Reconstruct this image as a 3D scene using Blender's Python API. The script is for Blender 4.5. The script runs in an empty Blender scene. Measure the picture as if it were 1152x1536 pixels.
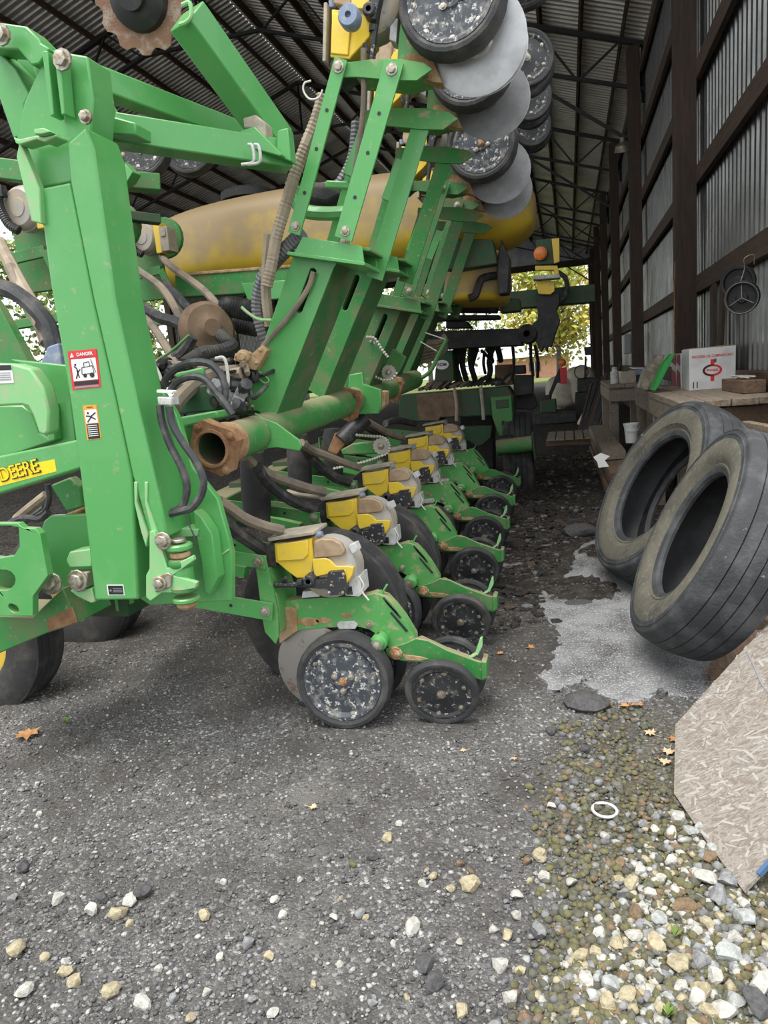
import bpy, bmesh, math, random
import numpy as np
from mathutils import Vector, Matrix, Euler
from mathutils.geometry import tessellate_polygon
rnd = random.Random(7)
D = bpy.data
COL = bpy.context.scene.collection
SC = bpy.context.scene
R_ = math.radians

# ------------------------------------------------------------------ camera, sky, exposure
FPX = 1065.0                     # focal length for a 1152 x 1536 frame
EYE = Vector((0, 0, 1.45))
PITCH, ROLL, YAW = R_(10.6), R_(4.8), R_(15.2)
FW = Vector((-math.sin(YAW)*math.cos(PITCH), math.cos(YAW)*math.cos(PITCH), -math.sin(PITCH)))
_r0 = Vector((math.cos(YAW), math.sin(YAW), 0)); _u0 = _r0.cross(FW)
RX = _r0*math.cos(ROLL) - _u0*math.sin(ROLL)
UY = _u0*math.cos(ROLL) + _r0*math.sin(ROLL)
cam = D.objects.new('camera', D.cameras.new('camera')); COL.objects.link(cam)
m = Matrix.Identity(4)
for i in range(3):
    m[i][0] = RX[i]; m[i][1] = UY[i]; m[i][2] = -FW[i]; m[i][3] = EYE[i]
cam.matrix_world = m
cam.data.sensor_fit = 'HORIZONTAL'; cam.data.sensor_width = 36.0
cam.data.lens = 36.0*FPX/1152.0
cam.data.clip_start = 0.05; cam.data.clip_end = 500
SC.camera = cam

w = D.worlds.new('overcast_sky'); SC.world = w; w.use_nodes = True
bg = w.node_tree.nodes['Background']
bg.inputs['Color'].default_value = (0.93, 0.965, 1.0, 1); bg.inputs['Strength'].default_value = 1.2
sun = D.objects.new('sun_through_cloud', D.lights.new('sun_through_cloud', 'SUN')); COL.objects.link(sun)
sun.data.energy = 2.6; sun.data.angle = R_(35); sun.data.color = (1.0, 0.97, 0.92)
sun.rotation_euler = Euler((R_(19), 0, R_(-30)))     # veiled sun behind and left of the photographer
SC.view_settings.view_transform = 'Standard'; SC.view_settings.look = 'None'
SC.view_settings.gamma = 1.0; SC.view_settings.use_curve_mapping = False
SC.view_settings.exposure = 0.6

# ------------------------------------------------------------------ measuring helpers (a photo pixel plus a real distance gives a point)
def ray(px, py): return FW + RX*((px-576)/FPX) - UY*((py-768)/FPX)
def at(px, py, d): return EYE + ray(px, py)*d
def onY(px, py, y): r = ray(px, py); return EYE + r*(y/r.y)
def onX(px, py, x): r = ray(px, py); return EYE + r*(x/r.x)
def onZ(px, py, z): r = ray(px, py); return EYE + r*((z-EYE.z)/r.z)
def onP(px, py, p0, n): r = ray(px, py); return EYE + r*((p0-EYE).dot(n)/r.dot(n))
def crop(ox, oy, s): return lambda *pts: [(ox+s*x, oy+s*y) for x, y in pts]
K1 = crop(0, 0, .3906); K2 = crop(400, 0, .3906); K3 = crop(750, 0, .349); K4 = crop(0, 400, .3472)
K5 = crop(300, 350, .3472); K6 = crop(600, 350, .3472); K7 = crop(850, 350, .2622)
L1 = crop(0, 700, .3472); L2 = crop(340, 740, .3819); L3 = crop(420, 600, .3472); L4 = crop(780, 580, .3229); L5 = crop(800, 950, .3814)
M1 = crop(0, 180, .2604); M2 = crop(180, 380, .2604); M3 = crop(320, 560, .2604); M4 = crop(600, 350, .191); M5 = crop(590, 540, .2083)

def gz(x, y):
    """height of the ground: level apron, then a gentle rise into the shed"""
    t = min(max(y-1.7, 0), 7.5)
    return 0.042*t

# ------------------------------------------------------------------ materials
def nd(nt, t, **kw):
    n = nt.nodes.new(t)
    for k, v in kw.items(): setattr(n, k, v)
    return n
def mat(name, col, rough=.5, metal=0., col2=None, scale=6., lo=.45, hi=.65, bump=0., bscale=80., coat=0., spec=.5, col3=None, scale3=40., lo3=.62, hi3=.72, stretch=None, obj=False, rough2=None, trans=0., emit=0., detail=5, top=None, tlo=.35, thi=.95):
    """principled surface; col2 and col3 are blotches (dust, rust, splashes) with shapes of their own"""
    m = D.materials.new(name); m.use_nodes = True; nt = m.node_tree; b = nt.nodes['Principled BSDF']
    b.inputs['Base Color'].default_value = (*col, 1); b.inputs['Roughness'].default_value = rough
    b.inputs['Metallic'].default_value = metal; b.inputs['Specular IOR Level'].default_value = spec
    b.inputs['Coat Weight'].default_value = coat
    if trans: b.inputs['Transmission Weight'].default_value = trans
    if emit: b.inputs['Emission Color'].default_value = (*col, 1); b.inputs['Emission Strength'].default_value = emit
    if col2 or bump or col3 or top:
        if obj: co = nd(nt, 'ShaderNodeTexCoord').outputs['Object']
        else: co = nd(nt, 'ShaderNodeNewGeometry').outputs['Position']
        if stretch:
            mp = nd(nt, 'ShaderNodeMapping'); mp.inputs['Scale'].default_value = stretch
            nt.links.new(co, mp.inputs['Vector']); co = mp.outputs['Vector']
    def blot(c1_socket, c1, c2, sc, lo, hi):
        n = nd(nt, 'ShaderNodeTexNoise'); n.inputs['Scale'].default_value = sc; n.inputs['Detail'].default_value = detail
        n.inputs['Roughness'].default_value = .62
        nt.links.new(co, n.inputs['Vector'])
        rp = nd(nt, 'ShaderNodeMapRange'); rp.inputs['From Min'].default_value = lo; rp.inputs['From Max'].default_value = hi
        nt.links.new(n.outputs['Fac'], rp.inputs['Value'])
        mx = nd(nt, 'ShaderNodeMix', data_type='RGBA')
        if c1_socket: nt.links.new(c1_socket, mx.inputs[6])
        else: mx.inputs[6].default_value = (*c1, 1)
        mx.inputs[7].default_value = (*c2, 1)
        nt.links.new(rp.outputs['Result'], mx.inputs[0])
        return mx.outputs[2], rp.outputs['Result']
    s = None
    if col2:
        s, f = blot(None, col, col2, scale, lo, hi)
        if rough2 is not None:
            mr = nd(nt, 'ShaderNodeMapRange'); mr.inputs['To Min'].default_value = rough; mr.inputs['To Max'].default_value = rough2
            nt.links.new(f, mr.inputs['Value']); nt.links.new(mr.outputs['Result'], b.inputs['Roughness'])
    if col3: s, f = blot(s, col, col3, scale3, lo3, hi3)
    if top:                                                # settled dust on what faces up
        nz = nd(nt, 'ShaderNodeSeparateXYZ'); nt.links.new(nd(nt, 'ShaderNodeNewGeometry').outputs['Normal'], nz.inputs[0])
        n = nd(nt, 'ShaderNodeTexNoise'); n.inputs['Scale'].default_value = 7; n.inputs['Detail'].default_value = 5; nt.links.new(co, n.inputs['Vector'])
        ad = nd(nt, 'ShaderNodeMath', operation='MULTIPLY_ADD'); ad.inputs[1].default_value = .9; nt.links.new(n.outputs['Fac'], ad.inputs[0]); nt.links.new(nz.outputs[2], ad.inputs[2])
        rp = nd(nt, 'ShaderNodeMapRange'); rp.inputs['From Min'].default_value = tlo+.45; rp.inputs['From Max'].default_value = thi+.45; nt.links.new(ad.outputs[0], rp.inputs['Value'])
        mx = nd(nt, 'ShaderNodeMix', data_type='RGBA'); mx.inputs[7].default_value = (*top, 1); nt.links.new(rp.outputs['Result'], mx.inputs[0])
        if s: nt.links.new(s, mx.inputs[6])
        else: mx.inputs[6].default_value = (*col, 1)
        s = mx.outputs[2]
    if s: nt.links.new(s, b.inputs['Base Color'])
    if bump:
        n = nd(nt, 'ShaderNodeTexNoise'); n.inputs['Scale'].default_value = bscale; n.inputs['Detail'].default_value = 4
        nt.links.new(co, n.inputs['Vector'])
        bp = nd(nt, 'ShaderNodeBump'); bp.inputs['Strength'].default_value = bump; bp.inputs['Distance'].default_value = .01
        nt.links.new(n.outputs['Fac'], bp.inputs['Height']); nt.links.new(bp.outputs['Normal'], b.inputs['Normal'])
    return m

DUST = (.30, .24, .15)
M = {}
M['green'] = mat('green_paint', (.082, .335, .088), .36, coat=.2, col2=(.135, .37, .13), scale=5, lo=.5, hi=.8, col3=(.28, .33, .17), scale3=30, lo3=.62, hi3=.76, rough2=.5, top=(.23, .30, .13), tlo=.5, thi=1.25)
M['green_dust_shade'] = mat('dusty_shaded_green_paint', (.035, .165, .042), .6, col2=(.12, .135, .065), scale=9, lo=.42, hi=.66, rough2=.9, col3=(.28, .27, .18), scale3=45, lo3=.62, hi3=.72, top=(.20, .17, .10), tlo=.2, thi=.9)  # olive dust, with the shade at the rear painted into the green
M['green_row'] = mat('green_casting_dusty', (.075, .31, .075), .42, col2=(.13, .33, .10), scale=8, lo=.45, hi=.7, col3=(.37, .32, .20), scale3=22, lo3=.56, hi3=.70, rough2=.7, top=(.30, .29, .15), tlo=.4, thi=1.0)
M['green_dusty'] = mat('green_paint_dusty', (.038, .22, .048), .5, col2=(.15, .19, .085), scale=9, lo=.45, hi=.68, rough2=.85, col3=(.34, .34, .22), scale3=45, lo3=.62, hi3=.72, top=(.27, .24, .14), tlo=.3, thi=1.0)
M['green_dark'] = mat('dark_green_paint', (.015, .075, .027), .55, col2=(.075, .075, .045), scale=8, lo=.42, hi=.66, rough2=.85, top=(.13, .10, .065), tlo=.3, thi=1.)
M['green_light'] = mat('green_worn_edge', (.22, .50, .20), .5, col2=(.36, .42, .25), scale=20, lo=.5, hi=.65)
M['yellow'] = mat('yellow_paint', (.80, .56, .045), .4, col2=(.62, .47, .13), scale=9, lo=.5, hi=.75, col3=(.40, .32, .17), scale3=34, lo3=.66, hi3=.78, top=(.45, .36, .2), tlo=.4, thi=1.)
M['tank'] = mat('yellow_tank_plastic', (.66, .46, .035), .5, col2=(.50, .34, .05), scale=2, lo=.45, hi=.75, col3=(.25, .18, .09), scale3=9, lo3=.68, hi3=.8, detail=3, top=(.36, .26, .135), tlo=-.45, thi=.1)
M['black'] = mat('black_plastic', (.02, .02, .022), .5, col2=(.10, .095, .085), scale=14, lo=.5, hi=.75)
M['rubber'] = mat('black_rubber', (.032, .032, .034), .75, col2=(.10, .095, .085), scale=7, lo=.48, hi=.72, bump=.25, bscale=140)
M['rubber_dusty'] = mat('dusty_rubber', (.026, .026, .026), .85, col2=(.085, .078, .066), scale=6, lo=.46, hi=.7, bump=.2, bscale=120)
M['wheel_face'] = mat('painted_wheel_disc', (.040, .047, .058), .5, col2=(.20, .19, .17), scale=22, lo=.50, hi=.66, col3=(.50, .50, .47), scale3=52, lo3=.56, hi3=.62, obj=True)
M['wheel_face_black'] = mat('black_wheel_disc', (.024, .026, .028), .5, col2=(.10, .095, .085), scale=26, lo=.52, hi=.66, col3=(.36, .36, .33), scale3=60, lo3=.60, hi3=.65, obj=True)
M['steel'] = mat('worn_disc_steel', (.50, .51, .52), .45, .45, col2=(.37, .37, .37), scale=9, lo=.42, hi=.66, col3=(.30, .24, .19), scale3=25, lo3=.66, hi3=.8, rough2=.5, obj=True)
M['disc_rusty'] = mat('rusty_disc_steel', (.33, .31, .28), .55, .6, col2=(.20, .085, .035), scale=7, lo=.54, hi=.64, rough2=.9, obj=True)
M['rust'] = mat('rust', (.23, .105, .05), .9, col2=(.33, .20, .10), scale=16, lo=.4, hi=.65, bump=.4, bscale=120)
M['rust_disc'] = mat('rusted_coulter', (.27, .15, .095), .85, col2=(.42, .33, .28), scale=18, lo=.48, hi=.66, bump=.4, bscale=150)
M['mud'] = mat('dried_mud', (.42, .30, .17), .95, col2=(.30, .17, .08), scale=14, lo=.42, hi=.6, bump=.5, bscale=60)
M['bolt'] = mat('plated_bolt', (.44, .42, .36), .45, .7, col2=(.30, .23, .15), scale=50, lo=.45, hi=.6)
M['rust_bolt'] = mat('rusty_bolt', (.36, .17, .07), .8, .3, col2=(.5, .42, .3), scale=60, lo=.5, hi=.62)
M['meter_grey'] = mat('dusty_grey_plastic', (.36, .35, .33), .45, col2=(.46, .38, .27), scale=14, lo=.42, hi=.62, col3=(.2, .19, .18), scale3=38, lo3=.62, hi3=.7)
M['meter_dust'] = mat('dusty_clear_cover', (.42, .31, .20), .5, col2=(.33, .22, .13), scale=20, lo=.4, hi=.6)
M['grey_light'] = mat('light_grey_plastic', (.55, .56, .55), .5, col2=(.36, .34, .30), scale=30, lo=.45, hi=.65)
M['blue_grey'] = mat('blue_grey_plastic', (.20, .25, .36), .5, col2=(.36, .38, .42), scale=30, lo=.5, hi=.7)
M['motor'] = mat('speckled_black_casting', (.03, .032, .036), .5, col2=(.42, .40, .35), scale=60, lo=.60, hi=.66)
M['lid'] = mat('dusty_grey_lid', (.30, .27, .22), .7, col2=(.42, .36, .27), scale=18, lo=.4, hi=.6)
M['hose'] = mat('black_hose', (.035, .036, .04), .5, col2=(.12, .11, .1), scale=16, lo=.48, hi=.7)
M['hose_dust'] = mat('dusty_hose', (.26, .205, .15), .8, col2=(.15, .125, .10), scale=9, lo=.4, hi=.62)
M['hose_grey'] = mat('grey_corrugated_hose', (.115, .12, .135), .55, col2=(.20, .19, .18), scale=9, lo=.45, hi=.7)
M['hose_tan'] = mat('tan_corrugated_hose', (.36, .30, .22), .75, col2=(.24, .19, .13), scale=9, lo=.4, hi=.62)
M['white'] = mat('white_print', (.78, .78, .76), .5)
M['red'] = mat('red_print', (.62, .03, .035), .5)
M['orange'] = mat('orange_print', (.85, .33, .02), .5)
M['decal_yellow'] = mat('decal_yellow', (.86, .62, .01), .4)
M['print_black'] = mat('black_print', (.015, .015, .015), .5)
M['print_grey'] = mat('grey_print', (.25, .25, .26), .5)
M['rim'] = mat('yellow_rim', (.62, .42, .05), .5, col2=(.36, .25, .12), scale=10, lo=.42, hi=.62)
M['chain'] = mat('steel_chain', (.50, .48, .42), .5, .6)
M['cable_white'] = mat('white_cable', (.6, .58, .52), .6)
M['wood'] = mat('brown_timber', (.068, .044, .031), .8, col2=(.04, .026, .019), scale=5, lo=.35, hi=.65, bump=.35, bscale=30, stretch=(9, 9, .8))
M['wood_h'] = mat('brown_girt_timber', (.098, .061, .042), .8, col2=(.052, .033, .024), scale=5, lo=.35, hi=.65, bump=.35, bscale=30, stretch=(9, .8, 9))
M['wood_old'] = mat('weathered_board', (.33, .275, .215), .85, col2=(.19, .15, .115), scale=5, lo=.35, hi=.68, bump=.4, bscale=40, stretch=(12, 1, 12))
M['wood_brown'] = mat('rough_brown_plank', (.21, .135, .085), .85, col2=(.11, .07, .045), scale=5, lo=.35, hi=.68, bump=.4, bscale=40, stretch=(12, 1, 12))
M['wood_end'] = mat('board_end_grain', (.30, .235, .165), .9, col2=(.16, .12, .085), scale=40, lo=.4, hi=.62)
M['galv'] = mat('galvanised_sheet', (.27, .27, .265), .33, .85, col2=(.19, .19, .185), scale=3, lo=.35, hi=.7, rough2=.45)
M['galv_roof'] = mat('roof_sheet_underside', (.74, .72, .67), .38, .55, col2=(.56, .53, .48), scale=1.5, lo=.4, hi=.7, rough2=.5)
M['truss'] = mat('dark_steel_truss', (.014, .013, .013), .6)
M['purlin'] = mat('brown_purlin', (.13, .075, .05), .85, col2=(.08, .045, .03), scale=4, lo=.4, hi=.65)
M['tyre'] = mat('worn_tyre_tread', (.036, .038, .041), .72, col2=(.10, .105, .11), scale=7, lo=.48, hi=.74, col3=(.30, .31, .32), scale3=22, lo3=.68, hi3=.75, bump=.3, bscale=90)
M['tyre_side'] = mat('dusty_tyre_sidewall', (.125, .115, .088), .9, col2=(.06, .058, .052), scale=5, lo=.42, hi=.7, col3=(.17, .155, .115), scale3=40, lo3=.5, hi3=.7, bump=.25, bscale=70)
M['tyre_in'] = mat('tyre_inner_liner', (.024, .024, .026), .6, col2=(.05, .05, .055), scale=10, lo=.5, hi=.7)
M['amber'] = mat('amber_lens', (.85, .22, .03), .25)
M['card_white'] = mat('white_cardboard', (.66, .66, .66), .75, col2=(.52, .51, .5), scale=7, lo=.5, hi=.75)
M['card_brown'] = mat('brown_cardboard', (.30, .21, .13), .85)
M['card_red'] = mat('dark_red_print', (.28, .045, .05), .7)
M['poly'] = mat('white_poly', (.62, .57, .45), .5, col2=(.45, .40, .31), scale=4, lo=.45, hi=.7)
M['leaf'] = mat('dry_maple_leaf', (.52, .27, .11), .75, col2=(.38, .17, .06), scale=30, lo=.42, hi=.62)
M['leaf_pale'] = mat('pale_dry_leaf', (.58, .43, .28), .8, col2=(.45, .28, .15), scale=30, lo=.42, hi=.62)
M['weed'] = mat('weed_leaf', (.13, .22, .04), .7)
M['dark'] = mat('dark_iron', (.016, .016, .017), .6, col2=(.05, .045, .04), scale=9, lo=.5, hi=.7)
M['brown_dust'] = mat('dusty_brown_iron', (.20, .135, .085), .9, col2=(.12, .08, .05), scale=8, lo=.4, hi=.65)
# ------------------------------------------------------------------ mesh helpers
WL = {}                                   # world location of every thing and part
def smooth(me, ang=32):
    me.polygons.foreach_set('use_smooth', [True]*len(me.polygons)); me.set_sharp_from_angle(angle=R_(ang))
class MB:
    """collects shapes and links them as ONE mesh object"""
    def __init__(s): s.v = []; s.f = []; s.mi = []; s.mats = []; s.cur = 0
    def use(s, m):
        m = M[m] if isinstance(m, str) else m
        if m not in s.mats: s.mats.append(m)
        s.cur = s.mats.index(m); return s
    def add(s, vs, fs):
        n = len(s.v); s.v += [Vector(v) for v in vs]
        for f in fs: s.f.append([n+i for i in f]); s.mi.append(s.cur)
        return s
    def prism(s, pts, ext, holes=()):
        """polygon of 3D points pushed along ext; optional holes"""
        ext = Vector(ext); loops = [list(map(Vector, pts))] + [list(map(Vector, h)) for h in holes]
        flat = [p for l in loops for p in l]; n = len(flat)
        if len(loops) == 1: fs = [list(range(n)), list(range(2*n-1, n-1, -1))]
        else:
            tr = tessellate_polygon(loops); fs = [list(t) for t in tr] + [[i+n for i in reversed(t)] for t in tr]
        o = 0
        for l in loops:
            k = len(l)
            for i in range(k): a, b = o+i, o+(i+1) % k; fs.append([a, a+n, b+n, b])
            o += k
        return s.add(flat+[p+ext for p in flat], fs)
    def box(s, c, size, rot=None):
        c = Vector(c); hx, hy, hz = [q/2 for q in size]
        vs = [Vector((x, y, z)) for x in (-hx, hx) for y in (-hy, hy) for z in (-hz, hz)]
        if rot is not None: vs = [rot @ v for v in vs]
        return s.add([c+v for v in vs], [[0,1,3,2],[4,6,7,5],[0,4,5,1],[2,3,7,6],[0,2,6,4],[1,5,7,3]])
    def bar(s, p, q, w, h, up=(0, 0, 1)):
        """rectangular bar from p to q; w across, h along up"""
        p, q = Vector(p), Vector(q); d = (q-p).normalized(); u = Vector(up); u = (u-d*u.dot(d))
        if u.length < 1e-4: u = d.orthogonal()
        u.normalize(); r = d.cross(u)
        vs = [c+r*(a*w/2)+u*(b*h/2) for c in (p, q) for a, b in ((-1,-1),(1,-1),(1,1),(-1,1))]
        return s.add(vs, [[0,1,2,3],[7,6,5,4],[0,4,5,1],[1,5,6,2],[2,6,7,3],[3,7,4,0]])
    def lathe(s, prof, c, ax, seg=24, closed=False, cap=True):
        """profile (radius, along-axis) turned about ax through c"""
        c = Vector(c); ax = Vector(ax).normalized(); e1 = ax.orthogonal().normalized(); e2 = ax.cross(e1)
        vs = []; fs = []; k = len(prof)
        for i in range(seg):
            a = 2*math.pi*i/seg; r = e1*math.cos(a)+e2*math.sin(a)
            for pr, pa in prof: vs.append(c+r*pr+ax*pa)
        for i in range(seg):
            j = (i+1) % seg
            for q in range(k if closed else k-1):
                q2 = (q+1) % k; fs.append([i*k+q, j*k+q, j*k+q2, i*k+q2])
        if not closed and cap:
            if prof[0][0] > 1e-6: fs.append([i*k for i in reversed(range(seg))])
            if prof[-1][0] > 1e-6: fs.append([i*k+k-1 for i in range(seg)])
        return s.add(vs, fs)
    def cyl(s, p, q, r, seg=12, r2=None):
        p, q = Vector(p), Vector(q); L = (q-p).length
        return s.lathe([(r, 0), (r if r2 is None else r2, L)], p, q-p, seg)
    def bolt(s, p, ax, r=.012, h=.009):
        p = Vector(p); ax = Vector(ax).normalized()
        s.lathe([(r*1.45, -.002), (r*1.45, h*.35)], p, ax, 10); return s.lathe([(r, h*.3), (r, h), (r*.7, h*1.12)], p, ax, 6)
    def tube(s, pts, r, seg=8, sub=6, rip=0, pitch=.012):
        """round hose along a smooth path; rip > 0 makes it corrugated"""
        P = [Vector(p) for p in pts]; path = []
        for i in range(len(P)-1):
            a, b = P[i], P[i+1]; pa = P[i-1] if i else a*2-b; nb = P[i+2] if i+2 < len(P) else b*2-a
            n = sub if not rip else max(sub, int((b-a).length/pitch*2))
            for k in range(n):
                t = k/n; path.append(.5*((2*a)+(b-pa)*t+(2*pa-5*a+4*b-nb)*t*t+(3*a-pa-3*b+nb)*t**3))
        path.append(P[-1]); n0 = (path[1]-path[0]).orthogonal().normalized(); vs = []; fs = []
        for i, p in enumerate(path):
            d = (path[min(i+1, len(path)-1)]-path[max(i-1, 0)]).normalized()
            n0 = (n0-d*n0.dot(d)); n0 = n0.normalized() if n0.length > 1e-5 else d.orthogonal().normalized()
            b = d.cross(n0); rr = r*(1+rip*(1 if i % 2 else -1))
            for k in range(seg): a = 2*math.pi*k/seg; vs.append(p+n0*(rr*math.cos(a))+b*(rr*math.sin(a)))
        for i in range(len(path)-1):
            for k in range(seg): k2 = (k+1) % seg; fs.append([i*seg+k, i*seg+k2, (i+1)*seg+k2, (i+1)*seg+k])
        fs.append(list(reversed(range(seg)))); fs.append([len(vs)-seg+k for k in range(seg)])
        return s.add(vs, fs)
    def build(s, name, mt=None, parent=None, bevel=0, ang=32, org=None, bseg=2):
        if mt is not None and not s.mats: s.mats = [M[mt] if isinstance(mt, str) else mt]
        if org is None:
            lo = [min(v[i] for v in s.v) for i in range(3)]; hi = [max(v[i] for v in s.v) for i in range(3)]
            org = Vector(((lo[0]+hi[0])/2, (lo[1]+hi[1])/2, lo[2]))
        org = Vector(org)
        me = D.meshes.new(name); me.from_pydata([v-org for v in s.v], [], s.f)
        for m_ in s.mats: me.materials.append(m_)
        me.polygons.foreach_set('material_index', s.mi)
        b = bmesh.new(); b.from_mesh(me); bmesh.ops.recalc_face_normals(b, faces=b.faces); b.to_mesh(me); b.free()
        smooth(me, ang); me.update()
        o = D.objects.new(name, me); COL.objects.link(o); o.location = org
        WL[o.name] = org.copy()
        if parent is not None: o.parent = parent; o.location = org-WL[parent.name]
        if bevel:
            bm_ = o.modifiers.new('edge', 'BEVEL'); bm_.width = bevel; bm_.segments = bseg; bm_.limit_method = 'ANGLE'; bm_.angle_limit = R_(40)
        return o
def tag(o, label=None, cat=None, group=None, kind=None):
    if label: o['label'] = label
    if cat: o['category'] = cat
    if group: o['group'] = group
    if kind: o['kind'] = kind
    return o
def empty(name, loc, parent=None):
    o = D.objects.new(name, None); COL.objects.link(o); o.location = loc; o.empty_display_size = .1; WL[o.name] = Vector(loc)
    if parent is not None: o.parent = parent; o.location = Vector(loc)-WL[parent.name]
    return o
def plate(pts, y, t, holes=(), mb=None):
    """outline measured on the upright plane at distance y, given thickness t away from the viewer"""
    mb = mb or MB()
    return mb.prism([onY(*p, y) for p in pts], (0, t, 0), [[onY(*p, y) for p in h] for h in holes])
def oval(cx, cy, rx, ry, n=14, rot=0):
    c, s_ = math.cos(rot), math.sin(rot)
    return [(cx+rx*math.cos(a)*c-ry*math.sin(a)*s_, cy+rx*math.cos(a)*s_+ry*math.sin(a)*c) for a in [2*math.pi*i/n for i in range(n)]]
def text_mesh(txt, size, mt, bold=False, ext=.0006):
    cu = D.curves.new('lettering', 'FONT'); cu.body = txt; cu.size = size; cu.align_x = 'CENTER'; cu.align_y = 'CENTER'; cu.extrude = ext
    if bold: cu.offset = size*.02
    o = D.objects.new('lettering', cu); COL.objects.link(o)
    me = D.meshes.new_from_object(o.evaluated_get(bpy.context.evaluated_depsgraph_get()))
    D.objects.remove(o); me.materials.clear(); me.materials.append(M[mt]); return me
def put_text(txt, c, right, up, width, mt, parent, name='lettering', bold=True, hscale=None):
    me = text_mesh(txt, 1.0, mt, bold, ext=.002); xs = [v.co.x for v in me.vertices]; ys = [v.co.y for v in me.vertices]
    wd = max(xs)-min(xs); k = width/wd; ky = k if hscale is None else hscale/(max(ys)-min(ys))
    right = Vector(right).normalized(); n = right.cross(Vector(up)).normalized(); up = n.cross(right)
    for v in me.vertices:
        p = v.co.copy(); v.co = right*(p.x*k)+up*(p.y*ky)+n*(.0006+p.z*.15)
    o = D.objects.new(name, me); COL.objects.link(o); o.location = Vector(c); WL[o.name] = Vector(c)
    if parent is not None: o.parent = parent; o.location = Vector(c)-WL[parent.name]
    return o
def copy_tree(o, parent=None):
    c = o.copy(); COL.objects.link(c); c.parent = parent
    for ch in o.children: copy_tree(ch, c)
    return c
# ------------------------------------------------------------------ ground
rs = np.random.RandomState(3)
_wv = [(rs.uniform(.6, 9), rs.uniform(0, 6.28), rs.uniform(0, 6.28)) for _ in range(26)]
def bumpy(x, y):
    h = 0
    for f, a, p in _wv: h = h+np.sin((x*math.cos(a)+y*math.sin(a))*f*2+p)/f
    return h*.0035
def gzn(x, y): return gz(x, y)+float(bumpy(np.array(x), np.array(y)))
def floor_material():
    m = D.materials.new('gravel_and_dirt'); m.use_nodes = True; nt = m.node_tree; b = nt.nodes['Principled BSDF']
    L = nt.links.new; g = nd(nt, 'ShaderNodeNewGeometry').outputs['Position']
    def noise(sc, det=6, rough=.6):
        n = nd(nt, 'ShaderNodeTexNoise'); n.inputs['Scale'].default_value = sc; n.inputs['Detail'].default_value = det; n.inputs['Roughness'].default_value = rough
        L(g, n.inputs['Vector']); return n.outputs['Fac']
    def rng(v, a, c, d=0., e=1.):
        n = nd(nt, 'ShaderNodeMapRange'); n.inputs[1].default_value = a; n.inputs[2].default_value = c; n.inputs[3].default_value = d; n.inputs[4].default_value = e; L(v, n.inputs[0]); return n.outputs[0]
    def mix(f, a, c):
        n = nd(nt, 'ShaderNodeMix', data_type='RGBA')
        for s_, i in ((a, 6), (c, 7)):
            if isinstance(s_, tuple): n.inputs[i].default_value = (*s_, 1)
            else: L(s_, n.inputs[i])
        L(f, n.inputs[0]); return n.outputs[2]
    def math_(op, a, c):
        n = nd(nt, 'ShaderNodeMath', operation=op)
        for s_, i in ((a, 0), (c, 1)):
            if isinstance(s_, (int, float)): n.inputs[i].default_value = s_
            else: L(s_, n.inputs[i])
        return n.outputs[0]
    vo = nd(nt, 'ShaderNodeTexVoronoi'); vo.inputs['Scale'].default_value = 95; L(g, vo.inputs['Vector'])
    vf = nd(nt, 'ShaderNodeTexVoronoi'); vf.inputs['Scale'].default_value = 240; L(g, vf.inputs['Vector'])
    sp = nd(nt, 'ShaderNodeSeparateColor'); L(vo.outputs['Color'], sp.inputs[0])
    sp2 = nd(nt, 'ShaderNodeSeparateColor'); L(vf.outputs['Color'], sp2.inputs[0])
    c = mix(sp.outputs[0], (.082, .079, .077), (.165, .159, .155))
    c = mix(rng(sp.outputs[1], .90, .95), c, (.40, .39, .37))
    c = mix(rng(sp2.outputs[0], .90, .96), c, (.30, .29, .27))
    c = mix(rng(noise(3), .40, .66), c, (.078, .072, .067))
    c = mix(rng(noise(1.7), .56, .66, 0, .5), c, (.215, .205, .19))
    sx = nd(nt, 'ShaderNodeSeparateXYZ'); L(g, sx.inputs[0]); n1 = noise(2.2)
    yy = math_('ADD', sx.outputs[1], math_('MULTIPLY', math_('SUBTRACT', n1, .5), 1.6))
    inside = rng(yy, 2.7, 4.2)                        # black soil trodden inside the shed
    dirt = mix(rng(noise(14), .4, .66), (.026, .022, .019), (.07, .062, .054))
    dirt = mix(rng(sp.outputs[2], .93, .97), dirt, (.2, .19, .175))
    c = mix(inside, c, dirt)
    xx = math_('ADD', sx.outputs[0], math_('MULTIPLY', math_('SUBTRACT', n1, .5), .5))
    moss = math_('MULTIPLY', rng(xx, -.12, .12), rng(yy, 2.9, 2.3))
    c = mix(math_('MULTIPLY', moss, .75), c, mix(sp.outputs[0], (.075, .066, .035), (.13, .12, .065)))
    lawn = rng(yy, 46, 52)
    c = mix(lawn, c, (.16, .2, .06))
    L(c, b.inputs['Base Color']); b.inputs['Roughness'].default_value = .92; b.inputs['Specular IOR Level'].default_value = .25
    h = math_('ADD', math_('MULTIPLY', vo.outputs['Distance'], -.7), math_('MULTIPLY', vf.outputs['Distance'], -.3))
    bp = nd(nt, 'ShaderNodeBump'); bp.inputs['Strength'].default_value = .9; bp.inputs['Distance'].default_value = .012
    L(h, bp.inputs['Height']); L(bp.outputs['Normal'], b.inputs['Normal'])
    return m
M['floor'] = floor_material()
ar = np.arange
gx = np.concatenate([ar(-90, -20, 10), ar(-20, -3.2, .6), ar(-3.2, 1.5, .03), ar(1.5, 8, .6), ar(8, 61, 10)])
gy = np.concatenate([ar(-12, .7, .6), ar(.7, 3.6, .03), ar(3.6, 9.6, .1), ar(9.6, 60, 1.2), ar(60, 181, 12)])
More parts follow.
